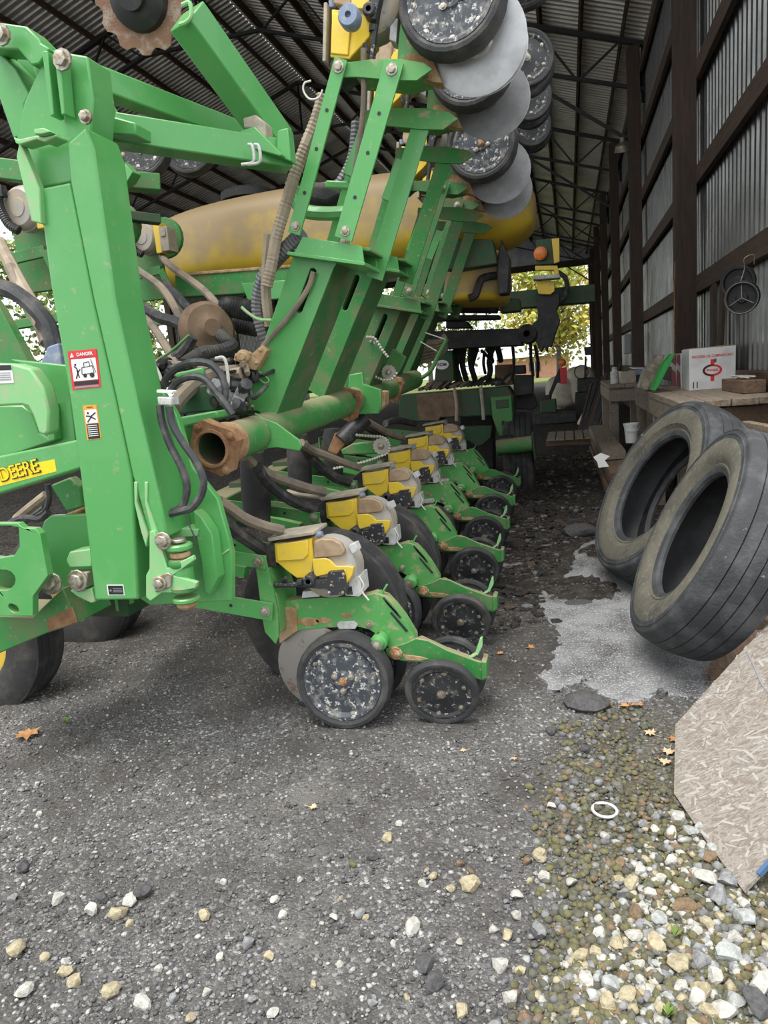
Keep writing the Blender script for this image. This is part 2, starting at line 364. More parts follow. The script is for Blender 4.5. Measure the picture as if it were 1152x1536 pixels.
GX, GY = np.meshgrid(gx, gy); GZ = .042*np.clip(GY-1.7, 0, 7.5)+bumpy(GX, GY)+rs.normal(0, .0025, GX.shape)*(np.abs(GY-2) < 8)
GZ += .022*np.maximum(0, np.sin(GX*5.1+GY*3.3)*np.sin(GX*2.3-GY*4.1))*np.clip((GY-2.6)/1.5, 0, 1)*(GY < 12)   # lumps in the soil
nx, ny = len(gx), len(gy)
I = np.arange(nx*ny).reshape(ny, nx)
fa = np.stack([I[:-1, :-1], I[:-1, 1:], I[1:, 1:], I[1:, :-1]], -1).reshape(-1, 4)
me = D.meshes.new('floor'); me.from_pydata(np.stack([GX, GY, GZ], -1).reshape(-1, 3).tolist(), [], fa.tolist())
me.materials.append(M['floor']); me.polygons.foreach_set('use_smooth', [True]*len(me.polygons))
o = D.objects.new('floor', me); COL.objects.link(o)
tag(o, 'dark gravel and trodden black soil floor of the machine shed', 'floor', kind='structure')

def gpt(px, py, dz=0):
    p = onZ(px, py, .02)
    for _ in range(6): p = onZ(px, py, gz(p.x, p.y)+dz)
    return p
# concrete slab edge breaking out of the soil under the loose tyres
out = L4((345,712),(300,730),(250,770),(262,800),(235,850),(190,895),(130,930),(88,985),(95,1040),(130,1090),(180,1140),(172,1210),(150,1290),(80,1345),(150,1405),(215,1400),(300,1350),(330,1405),(420,1445),(480,1470),(590,1455),(640,1400),(730,1440),(850,1445),(960,1400),(1040,1250),(1040,1000),(800,700),(560,640))
pts = []
for i, p in enumerate(out):                            # ragged broken edge
    a, b = gpt(*p, .012), gpt(*out[(i+1) % len(out)], .012)
    for k in range(7): q = a.lerp(b, k/7); pts.append(q+Vector((rnd.gauss(0, .009), rnd.gauss(0, .012), 0)))
mb = MB(); mb.prism(pts, (0, 0, -.05))
M['concrete'] = mat('broken_concrete', (.25, .25, .253), .9, col2=(.085, .083, .082), scale=5, lo=.42, hi=.66, col3=(.48, .48, .49), scale3=120, lo3=.54, hi3=.62, bump=.9, bscale=110)
o = mb.build('floor_slab', 'concrete'); tag(o, 'pale broken concrete apron slab under the two loose tyres', 'slab', kind='structure')

# ------------------------------------------------------------------ right wall
WX = 1.35; POSTY = [4.4, 8.2, 13.6, 19.0, 24.4, 29.8, 35.2]; EAVE = 6.45; SLOPE = .336; RIDGE = -6.5; LEFT = 2*RIDGE-WX
wall = empty('wall_right', (WX, 19, 0)); tag(wall, 'timber framed wall clad in ribbed grey metal', 'wall', kind='structure')
def ribbed(width, length, pitch, h):
    """ribbed sheet, ribs along +Y local, width along X local, thickness real"""
    xs = [0.]; zs = [0.]; x = 0
    while x < width-1e-6:
        for f, z in ((.30, 0), (.42, h), (.78, h), (.90, 0)): xs.append(x+f*pitch); zs.append(z)
        x += pitch
    xs.append(x); zs.append(0.); n = len(xs); t = .0012
    vs = [(a, y, z+o_) for o_ in (0, -t) for y in (0, length) for a, z in zip(xs, zs)]; fs = []
    for i in range(n-1):
        fs.append((i, i+1, n+i+1, n+i)); fs.append((2*n+i, 3*n+i, 3*n+i+1, 2*n+i+1))
    me = D.meshes.new('ribbed_sheet'); me.from_pydata(vs, [], fs); me.update(); return me
wm = ribbed(.90, EAVE+.1, .15, .022); wm.materials.append(M['galv'])
n = 0; y = 4.3
while y < 38:
    s_ = D.objects.new('wall_sheet', wm); COL.objects.link(s_); s_.parent = wall
    # local x -> world y, local y -> world z, local z -> world -x
    s_.matrix_local = Matrix(((0, 0, 1, .02), (1, 0, 0, y-19), (0, 1, 0, .05), (0, 0, 0, 1))); y += .90
for i, py in enumerate(POSTY):
    mb = MB(); mb.box((WX-.16, py, EAVE/2+.03), (.2, .2, EAVE-.06)); mb.build('post', 'wood', wall, bevel=.006)
    if i < len(POSTY)-1:
        for zc in (.45, 1.2, 2.13, 3.17, 4.12, 5.08, 6.1):
            g = MB(); g.box((WX-.045, (py+POSTY[i+1])/2, zc), (.05, POSTY[i+1]-py-.2, .17)); g.build('girt', 'wood_h', wall, bevel=.004)
# metal strap and pin on the first post
mb = MB(); mb.box((WX-.262, 8.16, 2.27), (.006, .05, .22)); mb.cyl((WX-.27, 8.14, 1.4), (WX-.27, 8.14, 2.2), .008)
mb.build('strap', 'rust', wall)

# ------------------------------------------------------------------ roof
ceil = empty('ceiling', (RIDGE, 19, EAVE)); tag(ceil, 'open metal roof on dark steel trusses and brown purlins', 'roof', kind='structure')
def roof_z(x): return EAVE+.22+SLOPE*(WX-x) if x > RIDGE else EAVE+.22+SLOPE*(x-LEFT)
run = WX+.35-RIDGE; ln = run*math.sqrt(1+SLOPE**2)
rm = ribbed(.9, ln, .15, .034); rm.materials.append(M['galv_roof'])
cs, sn = 1/math.sqrt(1+SLOPE**2), SLOPE/math.sqrt(1+SLOPE**2)
y = 3.7
while y < 39:
    for sgn in (1, -1):
        s_ = D.objects.new('roof_sheet', rm); COL.objects.link(s_); s_.parent = ceil
        ex = WX+.35 if sgn > 0 else LEFT-.35
        p = Vector((ex, y, EAVE+.22-SLOPE*.35))-WL['ceiling']
        s_.matrix_local = Matrix(((0, -cs*sgn, sn*sgn, p.x), (1, 0, 0, p.y), (0, sn, cs, p.z), (0, 0, 0, 1)))
    y += .9
for k in range(12):
    for sgn in (1, -1):
        x = RIDGE+sgn*(run-.55-k*.655-.12)
        if abs(x-RIDGE) < .1: continue
        mb = MB(); mb.bar((x, 3.8, roof_z(x)-.085), (x, 38.5, roof_z(x)-.085), .045, .14, (SLOPE*sgn, 0, 1)); mb.build('purlin', 'purlin', ceil)
def truss(py):
    t0 = MB(); c = []
    def tz(x): return roof_z(x)-.20
    dep = .78
    for a, b_ in ((WX, RIDGE), (LEFT, RIDGE)): t0.bar((a, py, tz(a)), (b_, py, tz(b_)), .09, .07)
    t = t0.build('roof_truss', 'truss', ceil)
    for sgn in (1, -1):
        e = WX if sgn > 0 else LEFT
        q = MB(); q.bar((e, py, tz(e)-dep+.1), (RIDGE+sgn*1.2, py, tz(RIDGE+sgn*1.2)-dep), .07, .055); q.build('bottom_chord', 'truss', t)
        # knee brace down to the post
        kx = e-sgn*2.05; q = MB(); q.bar((kx, py, tz(kx)-dep), (e-sgn*.1, py, tz(e)-dep-.75), .05, .05); q.build('knee_brace', 'truss', t)
        q = MB(); q.bar((e, py, tz(e)), (e, py, tz(e)-dep-.1), .05, .05); q.build('end_post', 'truss', t)
        n = 11; xs = [e-sgn*(.35+i*.69) for i in range(n)]
        for i in range(n-1):
            if (i % 2 == 0): a, b_ = (xs[i], tz(xs[i])), (xs[i+1], tz(xs[i+1])-dep+.05)
            else: a, b_ = (xs[i], tz(xs[i])-dep+.05), (xs[i+1], tz(xs[i+1]))
            if abs(xs[i+1]-RIDGE) < 1.0: break
            q = MB(); q.bar((a[0], py, a[1]), (b_[0], py, b_[1]), .035, .035); q.build('web_bar', 'truss', t)
    q = MB(); q.bar((RIDGE-1.2, py, tz(RIDGE-1.2)-dep), (RIDGE+1.2, py, tz(RIDGE+1.2)-dep), .07, .055); q.build('collar_tie', 'truss', t)
    q = MB(); q.bar((RIDGE, py, tz(RIDGE)), (RIDGE, py, tz(RIDGE+1.2)-dep), .04, .04); q.build('king_post', 'truss', t)
for py in POSTY: truss(py)
wl = empty('wall_left_blocker', (LEFT, 31, 0)); tag(wl, 'unseen ribbed metal wall added to darken the far half of the shed', 'wall', kind='structure'); y = 24.4  # cladding out of view, added to cut light inside the shed
while y < 37.9:
    s_ = D.objects.new('wall_sheet', wm); COL.objects.link(s_); s_.parent = wl; s_.matrix_local = Matrix(((0, 0, 1, -.02), (1, 0, 0, y-31), (0, 1, 0, .05), (0, 0, 0, 1))); y += .90
for py in POSTY:                                    # left side of the shed stands open between its posts
    mb = MB(); mb.box((LEFT+.16, py, EAVE/2), (.2, .2, EAVE)); o = mb.build('trim_1', 'wood', bevel=.006); tag(o, 'dark timber post on the open far side of the shed', 'post', 'posts along the open side', 'structure')
# sheeted gable above the far opening
mb = MB(); gb = [Vector((WX, 38, EAVE-.25)), Vector((LEFT, 38, EAVE-.25)), Vector((LEFT, 38, EAVE+.2)), Vector((RIDGE, 38, roof_z(RIDGE))), Vector((WX, 38, EAVE+.2))]
mb.prism(gb, (0, .03, 0)); o = mb.build('wall_back', 'galv'); tag(o, 'grey metal gable above the open far end of the shed', 'wall', kind='structure')
mb = MB(); mb.box(((WX+LEFT)/2, 37.9, EAVE-.2), (WX-LEFT, .12, .3)); o = mb.build('trim_2', 'wood_h'); tag(o, 'brown timber header beam over the far shed opening', 'beam', kind='structure')
# bay of cladding and post at the far end of the right wall
mb = MB(); mb.box((WX-.16, 38, EAVE/2), (.2, .2, EAVE)); mb.build('post', 'wood', wall, bevel=.006)

# ------------------------------------------------------------------ outside
M['fol1'] = mat('autumn_leaves_yellow', (.50, .40, .07), .7, col2=(.30, .36, .06), scale=.5, lo=.4, hi=.6)
M['fol2'] = mat('autumn_leaves_green', (.16, .24, .05), .7, col2=(.34, .34, .07), scale=.5, lo=.45, hi=.65)
M['bark'] = mat('grey_bark', (.10, .08, .065), .9, col2=(.16, .13, .10), scale=6)
def tree(x, y, h, r, mt, label, n=3800, leaf=.2):
    t = empty('tree', (x, y, .3)); tag(t, label, 'tree', 'trees beyond the shed')
    mb = MB(); top = Vector((x, y, h*.72)); mb.cyl((x, y, .2), top, .22, 9, .07); br = []
    for i in range(9):
        a = rnd.uniform(0, 6.28); z0 = h*rnd.uniform(.3, .65); e = Vector((x+math.cos(a)*r*.7, y+math.sin(a)*r*.7, z0+h*rnd.uniform(.12, .3)))
        mb.cyl((x, y, z0), e, .07, 6, .02); br.append(e)
    mb.build('trunk', 'bark', t)
    g = np.random.RandomState(int(abs(x*31+y*7))); K = 26
    cen = np.stack([g.normal(0, .42, K)*r, g.normal(0, .42, K)*r, g.uniform(.28, .95, K)*h], -1)
    wgt = g.randint(0, K, n); p = cen[wgt]+g.normal(0, 1, (n, 3))*np.array([r*.2, r*.2, h*.07])
    a = g.normal(0, 1, (n, 3)); a /= np.linalg.norm(a, axis=1)[:, None]; b_ = np.cross(a, g.normal(0, 1, (n, 3))); b_ /= np.linalg.norm(b_, axis=1)[:, None]
    s_ = leaf*g.uniform(.6, 1.3, (n, 1)); vs = np.stack([p-a*s_, p+b_*s_*.55, p+a*s_, p-b_*s_*.55], 1).reshape(-1, 3)
    me = D.meshes.new('foliage'); me.from_pydata((vs-np.array([0, 0, .3])).tolist(), [], np.arange(4*n).reshape(-1, 4).tolist()); me.materials.append(M[mt])
    o = D.objects.new('foliage', me); COL.objects.link(o); o.parent = t; o['kind'] = 'stuff'
tree(-.6, 50, 8.5, 3.4, 'fol1', 'golden autumn tree seen through the far shed opening beside the wall', 5200)
tree(-10.5, 56, 10, 4.0, 'fol2', 'green leafed tree behind the lowered wing in the far opening', 5200)
tree(-3, 92, 17, 6.5, 'fol2', 'tall thin leafed tree rising above the golden one', 2600, .3)
tree(-23, 60, 11, 4.5, 'fol1', 'yellowing tree beyond the dark frame in mid picture', 5200)
tree(10.5, 60, 9, 3.6, 'fol1', 'yellow tree mostly hidden behind the right wall posts', 3000)
tree(-24, 18, 9, 5, 'fol1', 'yellow green tree glimpsed through the gaps left of the lift arm', 6000)
tree(-27, 37, 10, 5, 'fol2', 'green tree glimpsed behind the left wing row units', 6000)
tree(-27, 2, 8, 4.5, 'fol2', 'bushy green tree at the far left edge behind the planter', 5000)
# brick outbuilding far off
hb = empty('outbuilding', (-3.2, 70, .3)); tag(hb, 'low brick outbuilding with pale roof seen under the trees', 'building')
c0 = Vector((-3.2, 70, .3))
mb = MB(); mb.box(c0+Vector((0, 0, 1.0)), (6.5, 4, 2.0)); mb.build('wall', mat('red_brick', (.42, .22, .15), .9, col2=(.33, .17, .12), scale=3), hb)
mb = MB(); mb.prism([c0+Vector(v) for v in ((-3.6, -2.3, 2.0), (-3.6, 0, 3.1), (-3.6, 2.3, 2.0))], (7.2, 0, 0)); mb.build('roof', mat('pale_shingle', (.55, .56, .6), .8), hb)
mb = MB(); mb.box(c0+Vector((.2, -2.03, 1.1)), (1.0, .06, .8)); wdw = mb.build('window', 'dark', hb)
mb = MB(); mb.box(c0+Vector((.2, -2.07, 1.1)), (.05, .04, .8)); mb.build('window_frame', 'white', wdw)
# ------------------------------------------------------------------ the planter
PL = Vector((-1.9, 4.2, .1))
planter = empty('planter', PL); tag(planter, 'large green and yellow row crop planter folded for storage in the shed', 'planter')
YC = 2.75
_o = onY(*L2((345, 690))[0], 2.70); O1 = Vector((_o.x, YC, _o.z))
def ul(p, y): q = onY(*L2(p)[0], YC+y); return Vector((q.x-O1.x, y, q.z-O1.z))
def upr(mb, pts, y0, y1, holes=()):
    return mb.prism([ul(p, y0) for p in pts], (0, y1-y0, 0), [[ul(p, y0) for p in h] for h in holes])
def part(mb, name, parent, mt=None, bevel=0, ang=32, loc=(0, 0, 0)):
    o = mb.build(name, mt, None, bevel, ang, org=(0, 0, 0)); o.parent = parent; o.location = loc; return o
def wheel_mesh(R, w, face, bolts, rb, hub=True, n=28, dish=.012):
    """rubber tyred disc wheel, outer face towards -Y"""
    mb = MB(); ri = R*.80
    mb.use('rubber'); mb.lathe([(ri, -w*.38), (R*.88, -w*.5), (R*.95, -w*.47), (R*.99, -w*.3), (R, 0), (R*.99, w*.3), (R*.95, w*.47), (R*.86, w*.5), (ri, w*.38)], (0, 0, 0), (0, 1, 0), n, cap=False)
    mb.use(face); mb.lathe([(0, -w*.38+dish*.2), (R*.18, -w*.38+dish*.2), (R*.22, -w*.38+dish*.7), (R*.66, -w*.38+dish), (R*.74, -w*.42), (R*.80, -w*.42), (R*.81, -w*.36), (R*.81, w*.3), (0, w*.3)], (0, 0, 0), (0, 1, 0), n)
    mb.use('bolt')
    for k in range(bolts):
        a = 2*math.pi*(k+.3)/bolts; mb.bolt((math.cos(a)*rb, -w*.38+dish, math.sin(a)*rb), (0, -1, 0), R*.05, .008)
    if hub:
        mb.use('rust_bolt'); mb.bolt((0, -w*.38+dish*.2, 0), (0, -1, 0), R*.06, .012)
        mb.use('bolt')
        for k in range(3): a = 2.1*k+.5; mb.bolt((math.cos(a)*R*.2, -w*.38+dish*.4, math.sin(a)*R*.2), (0, -1, 0), R*.045, .008)
    return mb
def aim(n):
    """rotation taking -Y to direction n"""
    return Vector((0, -1, 0)).rotation_difference(Vector(n).normalized()).to_euler()
def build_row_unit():
    s = MB(); s.use('green_row')
    upr(s, [(205,425),(300,415),(545,403),(580,393),(625,408),(660,445),(695,490),(738,560),(742,590),(690,612),(650,618),(622,590),(590,555),(560,535),(505,522),(400,528),(300,535),(255,545),(215,550)], -.03, .03)
    for y in (-.115, .10): upr(s, [(108,270),(125,246),(150,246),(160,300),(182,375),(200,470),(205,560),(192,592),(150,545),(136,470),(120,330)], y, y+.012)
    upr(s, [(140,300),(160,300),(205,430),(212,545),(195,560),(160,480)], -.10, .10)
    s.use('mud'); upr(s, [(205,560),(215,450),(250,445),(275,460),(278,540),(235,570),(208,590)], -.036, .036)
    for c, r in (((320, 505), 28), ((380, 500), 20), ((470, 480), 16)):
        upr(s, oval(c[0], c[1], r*1.6, r*.6, 10), -.0315, -.029)
    s.use('dark')
    for k in range(6): upr(s, [(612+k*9, 412+k*10), (618+k*9, 408+k*10), (640+k*9, 438+k*10), (634+k*9, 442+k*10)], -.033, -.029)
    upr(s, [(640,470),(648,466),(712,540),(704,546)], -.033, -.029)
    s.use('bolt'); s.bolt(ul((560, 516), -.03), (0, -1, 0), .012, .008); s.bolt(ul((660, 640), -.03), (0, -1, 0), .008, .008)
    u = part(s, 'row_unit', None, bevel=.003); u['category'] = ''; del u['category']
    for a, wd in (((127, 267), .054), ((155, 462), .076)):
        for y in (-.128, .116):
            b = ul(a, y); f = b+Vector((-.60, 0, .10)); k = MB(); k.use('green')
            d = (b-f).normalized(); k.bar(f-d*.03, b+d*.03, .012, wd)
            k.use('bolt'); k.bolt(b+Vector((0, -.006 if y < 0 else .006, 0)), (0, -1 if y < 0 else 1, 0), .016, .014); k.bolt(f+Vector((0, -.006 if y < 0 else .006, 0)), (0, -1 if y < 0 else 1, 0), .014, .012)
            k.use('print_black')
            for t in (.22, .5, .74): k.lathe([(.008, 0), (.008, .001)], f.lerp(b, t)+Vector((0, -.0065 if y < 0 else .0055, 0)), (0, -1, 0), 8)
            part(k, 'parallel_link', u, bevel=.002)
    k = MB(); k.use('green'); b1 = ul((127, 267), 0)+Vector((-.60, 0, .10)); b2 = ul((155, 462), 0)+Vector((-.60, 0, .10)); c = (b1+b2)/2
    k.box(c+Vector((-.05, 0, 0)), (.014, .27, .34))
    for y in (-.112, .10): k.prism([c+Vector((x, y, z)) for x, z in ((-.045, -.16), (.02, -.14), (.025, .12), (-.045, .15))], (0, .012, 0))
    k.use('bolt')
    for y in (-.08, .08):
        for z in (-.12, .12): k.bolt(c+Vector((-.043, y, z)), (1, 0, 0), .014, .012)
    part(k, 'mount_bracket', u, bevel=.002)
    k = MB(); k.use('green'); k.bar(ul((330, 330), .05)+Vector((-.5, 0, .08)), ul((330, 330), .05)+Vector((-.30, 0, .03)), .05, .05); part(k, 'down_pressure_spring', u)
    # seed hopper and meter
    k = MB(); k.use('yellow'); upr(k, [(186,196),(262,190),(332,176),(342,250),(332,332),(275,334),(240,308),(205,278),(192,270)], -.075, .07)
    upr(k, [(192,200),(318,184),(320,242),(300,262),(198,268)], -.083, -.07); part(k, 'seed_hopper', u, bevel=.004)
    k = MB(); k.use('lid'); upr(k, [(160,176),(340,150),(343,163),(163,190)], -.088, .085)
    for x0 in (190, 235, 285): upr(k, [(x0,172-(x0-190)*.14),(x0+32,168-(x0-190)*.14),(x0+32,163-(x0-190)*.14),(x0,167-(x0-190)*.14)], -.07, .06)
    part(k, 'hopper_lid', u, bevel=.003)
    k = MB(); k.use('black'); upr(k, [(118,235),(170,192),(186,194),(197,288),(168,291),(150,262)], -.065, .06); part(k, 'hopper_end', u, bevel=.004)
    k = MB(); k.use('meter_grey'); c = ul((412, 285), 0); k.lathe([(.03, -.072), (.085, -.070), (.112, -.060), (.126, -.045), (.130, -.02), (.130, .05), (.10, .07), (0, .075)], c, (0, 1, 0), 26)
    k.use('grey_light'); upr(k, [(462,372),(500,330),(524,325),(532,395),(520,406),(466,402)], -.06, .05)
    upr(k, [(478,205),(505,195),(518,225),(492,238)], -.078, -.03)
    k.use('black'); upr(k, [(470,375),(490,365),(495,398),(470,398)], -.064, -.058)
    part(k, 'seed_meter', u, bevel=.002)
    k = MB(); k.use('meter_dust'); upr(k, [(342,188),(372,178),(415,180),(450,198),(464,228),(452,248),(340,256)], -.088, -.06); part(k, 'meter_cover', u, bevel=.006)
    k = MB(); k.use('yellow'); upr(k, [(335,258),(388,255),(405,262),(428,286),(480,286),(497,292),(492,322),(472,354),(455,356),(444,326),(420,312),(345,330)], -.092, -.06); part(k, 'meter_housing', u, bevel=.003)
    k = MB(); k.use('motor'); c = ul((362, 312), 0); k.lathe([(.012, -.132), (.020, -.132), (.026, -.126), (.027, -.07)], c, (0, 1, 0), 16); k.lathe([(0, -.12), (.012, -.12), (.012, -.132)], c, (0, 1, 0), 12)
    upr(k, [(300,346),(392,342),(398,310),(452,306),(462,330),(466,394),(404,402),(396,378),(300,370)], -.118, -.06)
    k.cyl(ul((190, 360), -.09), ul((302, 358), -.09), .012, 10); k.cyl(ul((215, 345), -.09), ul((235, 332), -.1), .009, 8); k.cyl(ul((280, 352), -.09), ul((300, 350), -.09), .017, 10)
    k.use('bolt')
    for p in ((402,390),(455,390),(458,318),(410,362),(325,362)): k.bolt(ul(p, -.118), (0, -1, 0), .005, .005)
    part(k, 'meter_drive', u, bevel=.002)
    k = MB(); k.use('grey_light'); upr(k, [(298,386),(360,380),(366,406),(294,412)], -.04, .04); part(k, 'meter_support', u, bevel=.002); k = MB(); k.use('grey_light'); upr(k, [(432,514),(440,505),(502,503),(513,518),(504,534),(440,534)], -.042, -.03); part(k, 'bracket', u, bevel=.002)
    k = MB(); k.use('blue_grey'); k.cyl(ul((352, 165), -.05), ul((375, 158), -.05), .013, 10); part(k, 'vacuum_port', u)
    k = MB(); k.use('cable_white'); k.tube([ul(p, -.06) for p in ((522,330),(538,360),(532,385),(550,410),(558,420))], .004, 6); part(k, 'wire', u)
    # depth lever, gauge wheel arms, openers
    k = MB(); k.use('green'); k.bar(ul((585, 405), 0), ul((612, 385), 0), .018, .018); k.bar(ul((600, 412), 0), ul((630, 358), 0), .02, .008); part(k, 'depth_lever', u, bevel=.002)
    for sg in (-1, 1):
        k = MB(); k.use('green'); p = ul((615, 560), 0); k.lathe([(.030, .02), (.036, .04), (.036, .08), (.026, .085), (.026, .11)], p, (0, sg, 0), 14)
        k.use('bolt'); k.bolt(p+Vector((0, sg*.11, 0)), (0, sg, 0), .016, .012); part(k, 'gauge_arm_pivot', u)
        k = MB(); k.use('disc_rusty'); n = Vector((-.12, sg, .03)); k.lathe([(0, .012), (.05, .012), (.06, .003), (.165, .003), (.190, -.003), (.187, -.005), (0, -.004)], (0, sg*.028, 0), n, 36); part(k, 'opener_disc', u, ang=20)
    gw = wheel_mesh(.205, .105, 'wheel_face', 8, .145)
    cwm = wheel_mesh(.152, .045, 'wheel_face_black', 6, .10, hub=False, dish=.006); cwm.use('bolt').bolt((0, -.015, 0), (0, -1, 0), .013, .012)
    g0 = part(gw, 'gauge_wheel', u); c0 = part(cwm, 'closing_wheel', u)
    gp = ul((465, 728), -.11); cp = ul((845, 780), -.10)
    g0.location = gp; g0.rotation_euler = aim((.05, -1, .10)); c0.location = cp; c0.rotation_euler = aim((.05, -.97, -.20))
    for src, p, n in ((g0, gp, (.05, 1, .10)), (c0, cp, (.05, .97, -.20))):
        c = src.copy(); COL.objects.link(c); c.parent = u; c.location = (p.x+.01, -p.y, p.z+.004); c.rotation_euler = aim(n)
    k = MB(); k.use('green_dusty'); upr(k, [(622,612),(700,590),(742,570),(790,578),(870,618),(985,660),(1018,668),(1020,718),(1000,735),(960,722),(800,668),(700,660),(650,652),(630,635)], -.035, -.02)
    upr(k, [(622,612),(700,590),(742,570),(790,578),(870,618),(985,660),(1018,668),(1020,718),(1000,735),(960,722),(800,668),(700,660),(650,652),(630,635)], .02, .035)
    upr(k, [(720,585),(760,572),(860,618),(990,664),(1015,672),(1012,690),(900,660),(760,610)], -.022, .022); upr(k, [(1000,660),(1020,665),(1022,725),(1002,738)], -.045, .045)
    k.use('mud'); upr(k, [(690,632),(760,640),(800,652),(760,660),(700,655)], -.0365, -.03)
    k.use('rust_bolt'); k.bolt(ul((665, 628), -.035), (0, -1, 0), .020, .012)
    part(k, 'closing_arm', u, bevel=.003)
    k = MB(); k.use('green_light'); k.bar(ul((930, 662), 0), ul((985, 625), 0), .03, .008); k.prism([ul(p, -.012) for p in ((975,630),(985,640),(1005,600),(1003,568),(994,572))], (0, .024, 0)); part(k, 'spring_lever', u, bevel=.002)
    for sg in (-1, 1):
        k = MB(); k.use('green_dark'); k.bar(ul((612, 560), sg*.06), Vector((gp.x, sg*(-gp.y-.05), gp.z)), .02, .05); part(k, 'gauge_arm', u)
    k = MB(); k.use('green_dark'); k.bar(cp+Vector((0, .03, 0)), Vector((cp.x, -cp.y-.03, cp.z)), .03, .03); k.bar(Vector((cp.x, 0, cp.z)), ul((880, 660), 0), .05, .03); part(k, 'closing_axle', u); k = MB(); k.use('green_dark'); k.cyl((0, -.06, 0), (0, .06, 0), .03, 12); part(k, 'disc_hub', u)
    return u
unit = build_row_unit()
low = [(663,1038,2.85),(692,930,3.57),(712,853,4.34),(727,802,5.08),(740,765,5.79),(752,735,6.52)]
p1 = at(*low[0]); units = []
for i, q in enumerate(low):
    u = unit if i == 0 else copy_tree(unit)
    u.parent = planter; u.location = O1+(at(*q)-p1)-PL; units.append(u)
    for ch in u.children:
        if i > 0 and ch.name.startswith(('parallel_link', 'mount_bracket')): ch.material_slots[0].link = 'OBJECT'; ch.material_slots[0].material = M['green_dusty' if i < 3 else 'green_dust_shade']  # rear rows get darker greens: dust and shade both in the colour
upn = [(717,66,2.75),(736,147,3.48),(747,255,4.20),(757,285,4.95),(765,309,5.65)]
UO = [at(*q) for q in upn]
for i, p in enumerate(UO):
    u = copy_tree(unit); u.parent = planter; u.location = p-PL; u.rotation_euler = Euler((0, R_(-76), 0))
    if i > 0: u.material_slots[0].link = 'OBJECT'; u.material_slots[0].material = M['green_dusty' if i == 1 else 'green_dust_shade']  # shade under the roof painted into the rear upper units
    for ch in u.children:
        if ch.name.startswith('gauge_wheel'):
            ch.location = (.095, -.11 if ch.location.y < 0 else .11, .10); 
        if i > 0 and ch.name.startswith(('parallel_link', 'mount_bracket')): ch.material_slots[0].link = 'OBJECT'; ch.material_slots[0].material = M['green_dusty' if i == 1 else 'green_dust_shade']  # links and mounts darkened with depth to match
        if ch.name.startswith('opener_disc'):
            ch.data = ch.data if i else ch.data.copy()
            if not i: ch.data.materials.clear(); ch.data.materials.append(M['steel']); STEEL = ch.data
            else: ch.data = STEEL
        if ch.name.startswith('gauge_arm') and 'pivot' not in ch.name: ch.location = (0, 0, .06)

# ---- upper wing: round toolbar, flanges and the long mounting brackets
TA = at(320, 672, 2.72); TB = at(596, 578, 5.5); td = (TB-TA).normalized(); TR = .078
mb = MB(); mb.use('green_dusty'); mb.lathe([(TR, .0), (TR, (TB-TA).length+.6)], TA, td, 28, cap=False); mb.use('green_dark')
mb.lathe([(TR, 0), (.062, 0), (.062, 1.2), (0, 1.2)], TA, td, 28, cap=False); mb.build('round_toolbar', None, planter)
def flange(c, s, ext=.06):
    mb = MB(); mb.use('rust'); r = s; pts = []; e1 = td.cross(Vector((0, 0, 1))).normalized()*1; e2 = e1.cross(td)*-1
    e2 = Vector((0, 0, 1))-td*td.z; e2.normalize(); e1 = td.cross(e2)
    for a in range(16):
        t = 2*math.pi*a/16+.2; q = r*(1.28 if a % 4 in (0, 1) else 1.05); pts.append(c+e1*(q*math.cos(t))+e2*(q*math.sin(t)))
    mb.prism(pts, td*ext, [[c+e1*(.063*math.cos(t))+e2*(.063*math.sin(t)) for t in [2*math.pi*i/20 for i in range(20)]]])
    mb.lathe([(.063, -.012), (.074, -.012), (.074, .01), (.063, .01)], c, td, 24, closed=True)
    for k in (1, 5, 9, 13):
        t = 2*math.pi*k/16+.1; mb.bolt(c+(e1*math.cos(t)+e2*math.sin(t))*s*1.1, -td, .013, .01)
    return mb.build('rusty_flange', None, planter, bevel=.004)
flange(TA-td*.012, .088); flange(TA+td*1.62, .088); flange(TA+td*2.72, .088)
mb = MB(); mb.use('mud'); mb.lathe([(TR+.006, 0), (TR+.008, .05), (TR+.002, .09)], TA+td*.06, td, 28, cap=False); mb.build('rust_collar', None, planter)
wing = K5((235,775),(275,800),(330,820),(430,895),(438,920),(430,940),(330,925),(285,930),(262,945),(245,900))
mb = MB(); plate(wing, 2.84, .014, mb=mb); mb.build('toolbar_gusset', 'green', planter, bevel=.003)
AY = UO[0].y-.06
brk = K5((165,792),(412,70),(648,58),(612,96),(578,150),(320,812),(285,790),(245,766),(205,766))
slot = K5((478,152),(492,150),(502,160),(500,178),(440,338),(424,345),(414,335),(416,320))
base = K2((100,955),(138,896),(388,908),(400,962),(330,940))
for i in range(len(UO)):
    off = UO[i]-UO[0]
    mb = MB(); mb.use(('green', 'green_dusty')[i] if i < 2 else 'green_dust_shade'); plate(brk, AY, .30, [slot], mb); mb.use('green_dust_shade'); mb.mi[-(len(brk)+len(slot)):] = [mb.cur]*(len(brk)+len(slot))  # rear brackets painted darker for shade; olive side faces are dust
    mb.use('green_dusty' if i < 2 else 'green_dust_shade'); plate(K5((405,68),(455,55),(735,62),(738,78),(650,70),(410,82)), AY-.03, .24, (), mb)
    o = mb.build('wing_bracket', None, planter, bevel=.003); o.location = Vector(o.location)+off
mb = MB(); mb.tube([onY(*p, AY-.02) for p in K5((490,165),(470,230),(415,320),(340,410),(270,490))], .012, 8); mb.build('drive_cable', 'hose_dust', planter)
mb = MB(); mb.use('mud'); c = onY(*K5((205, 540))[0], AY-.05)
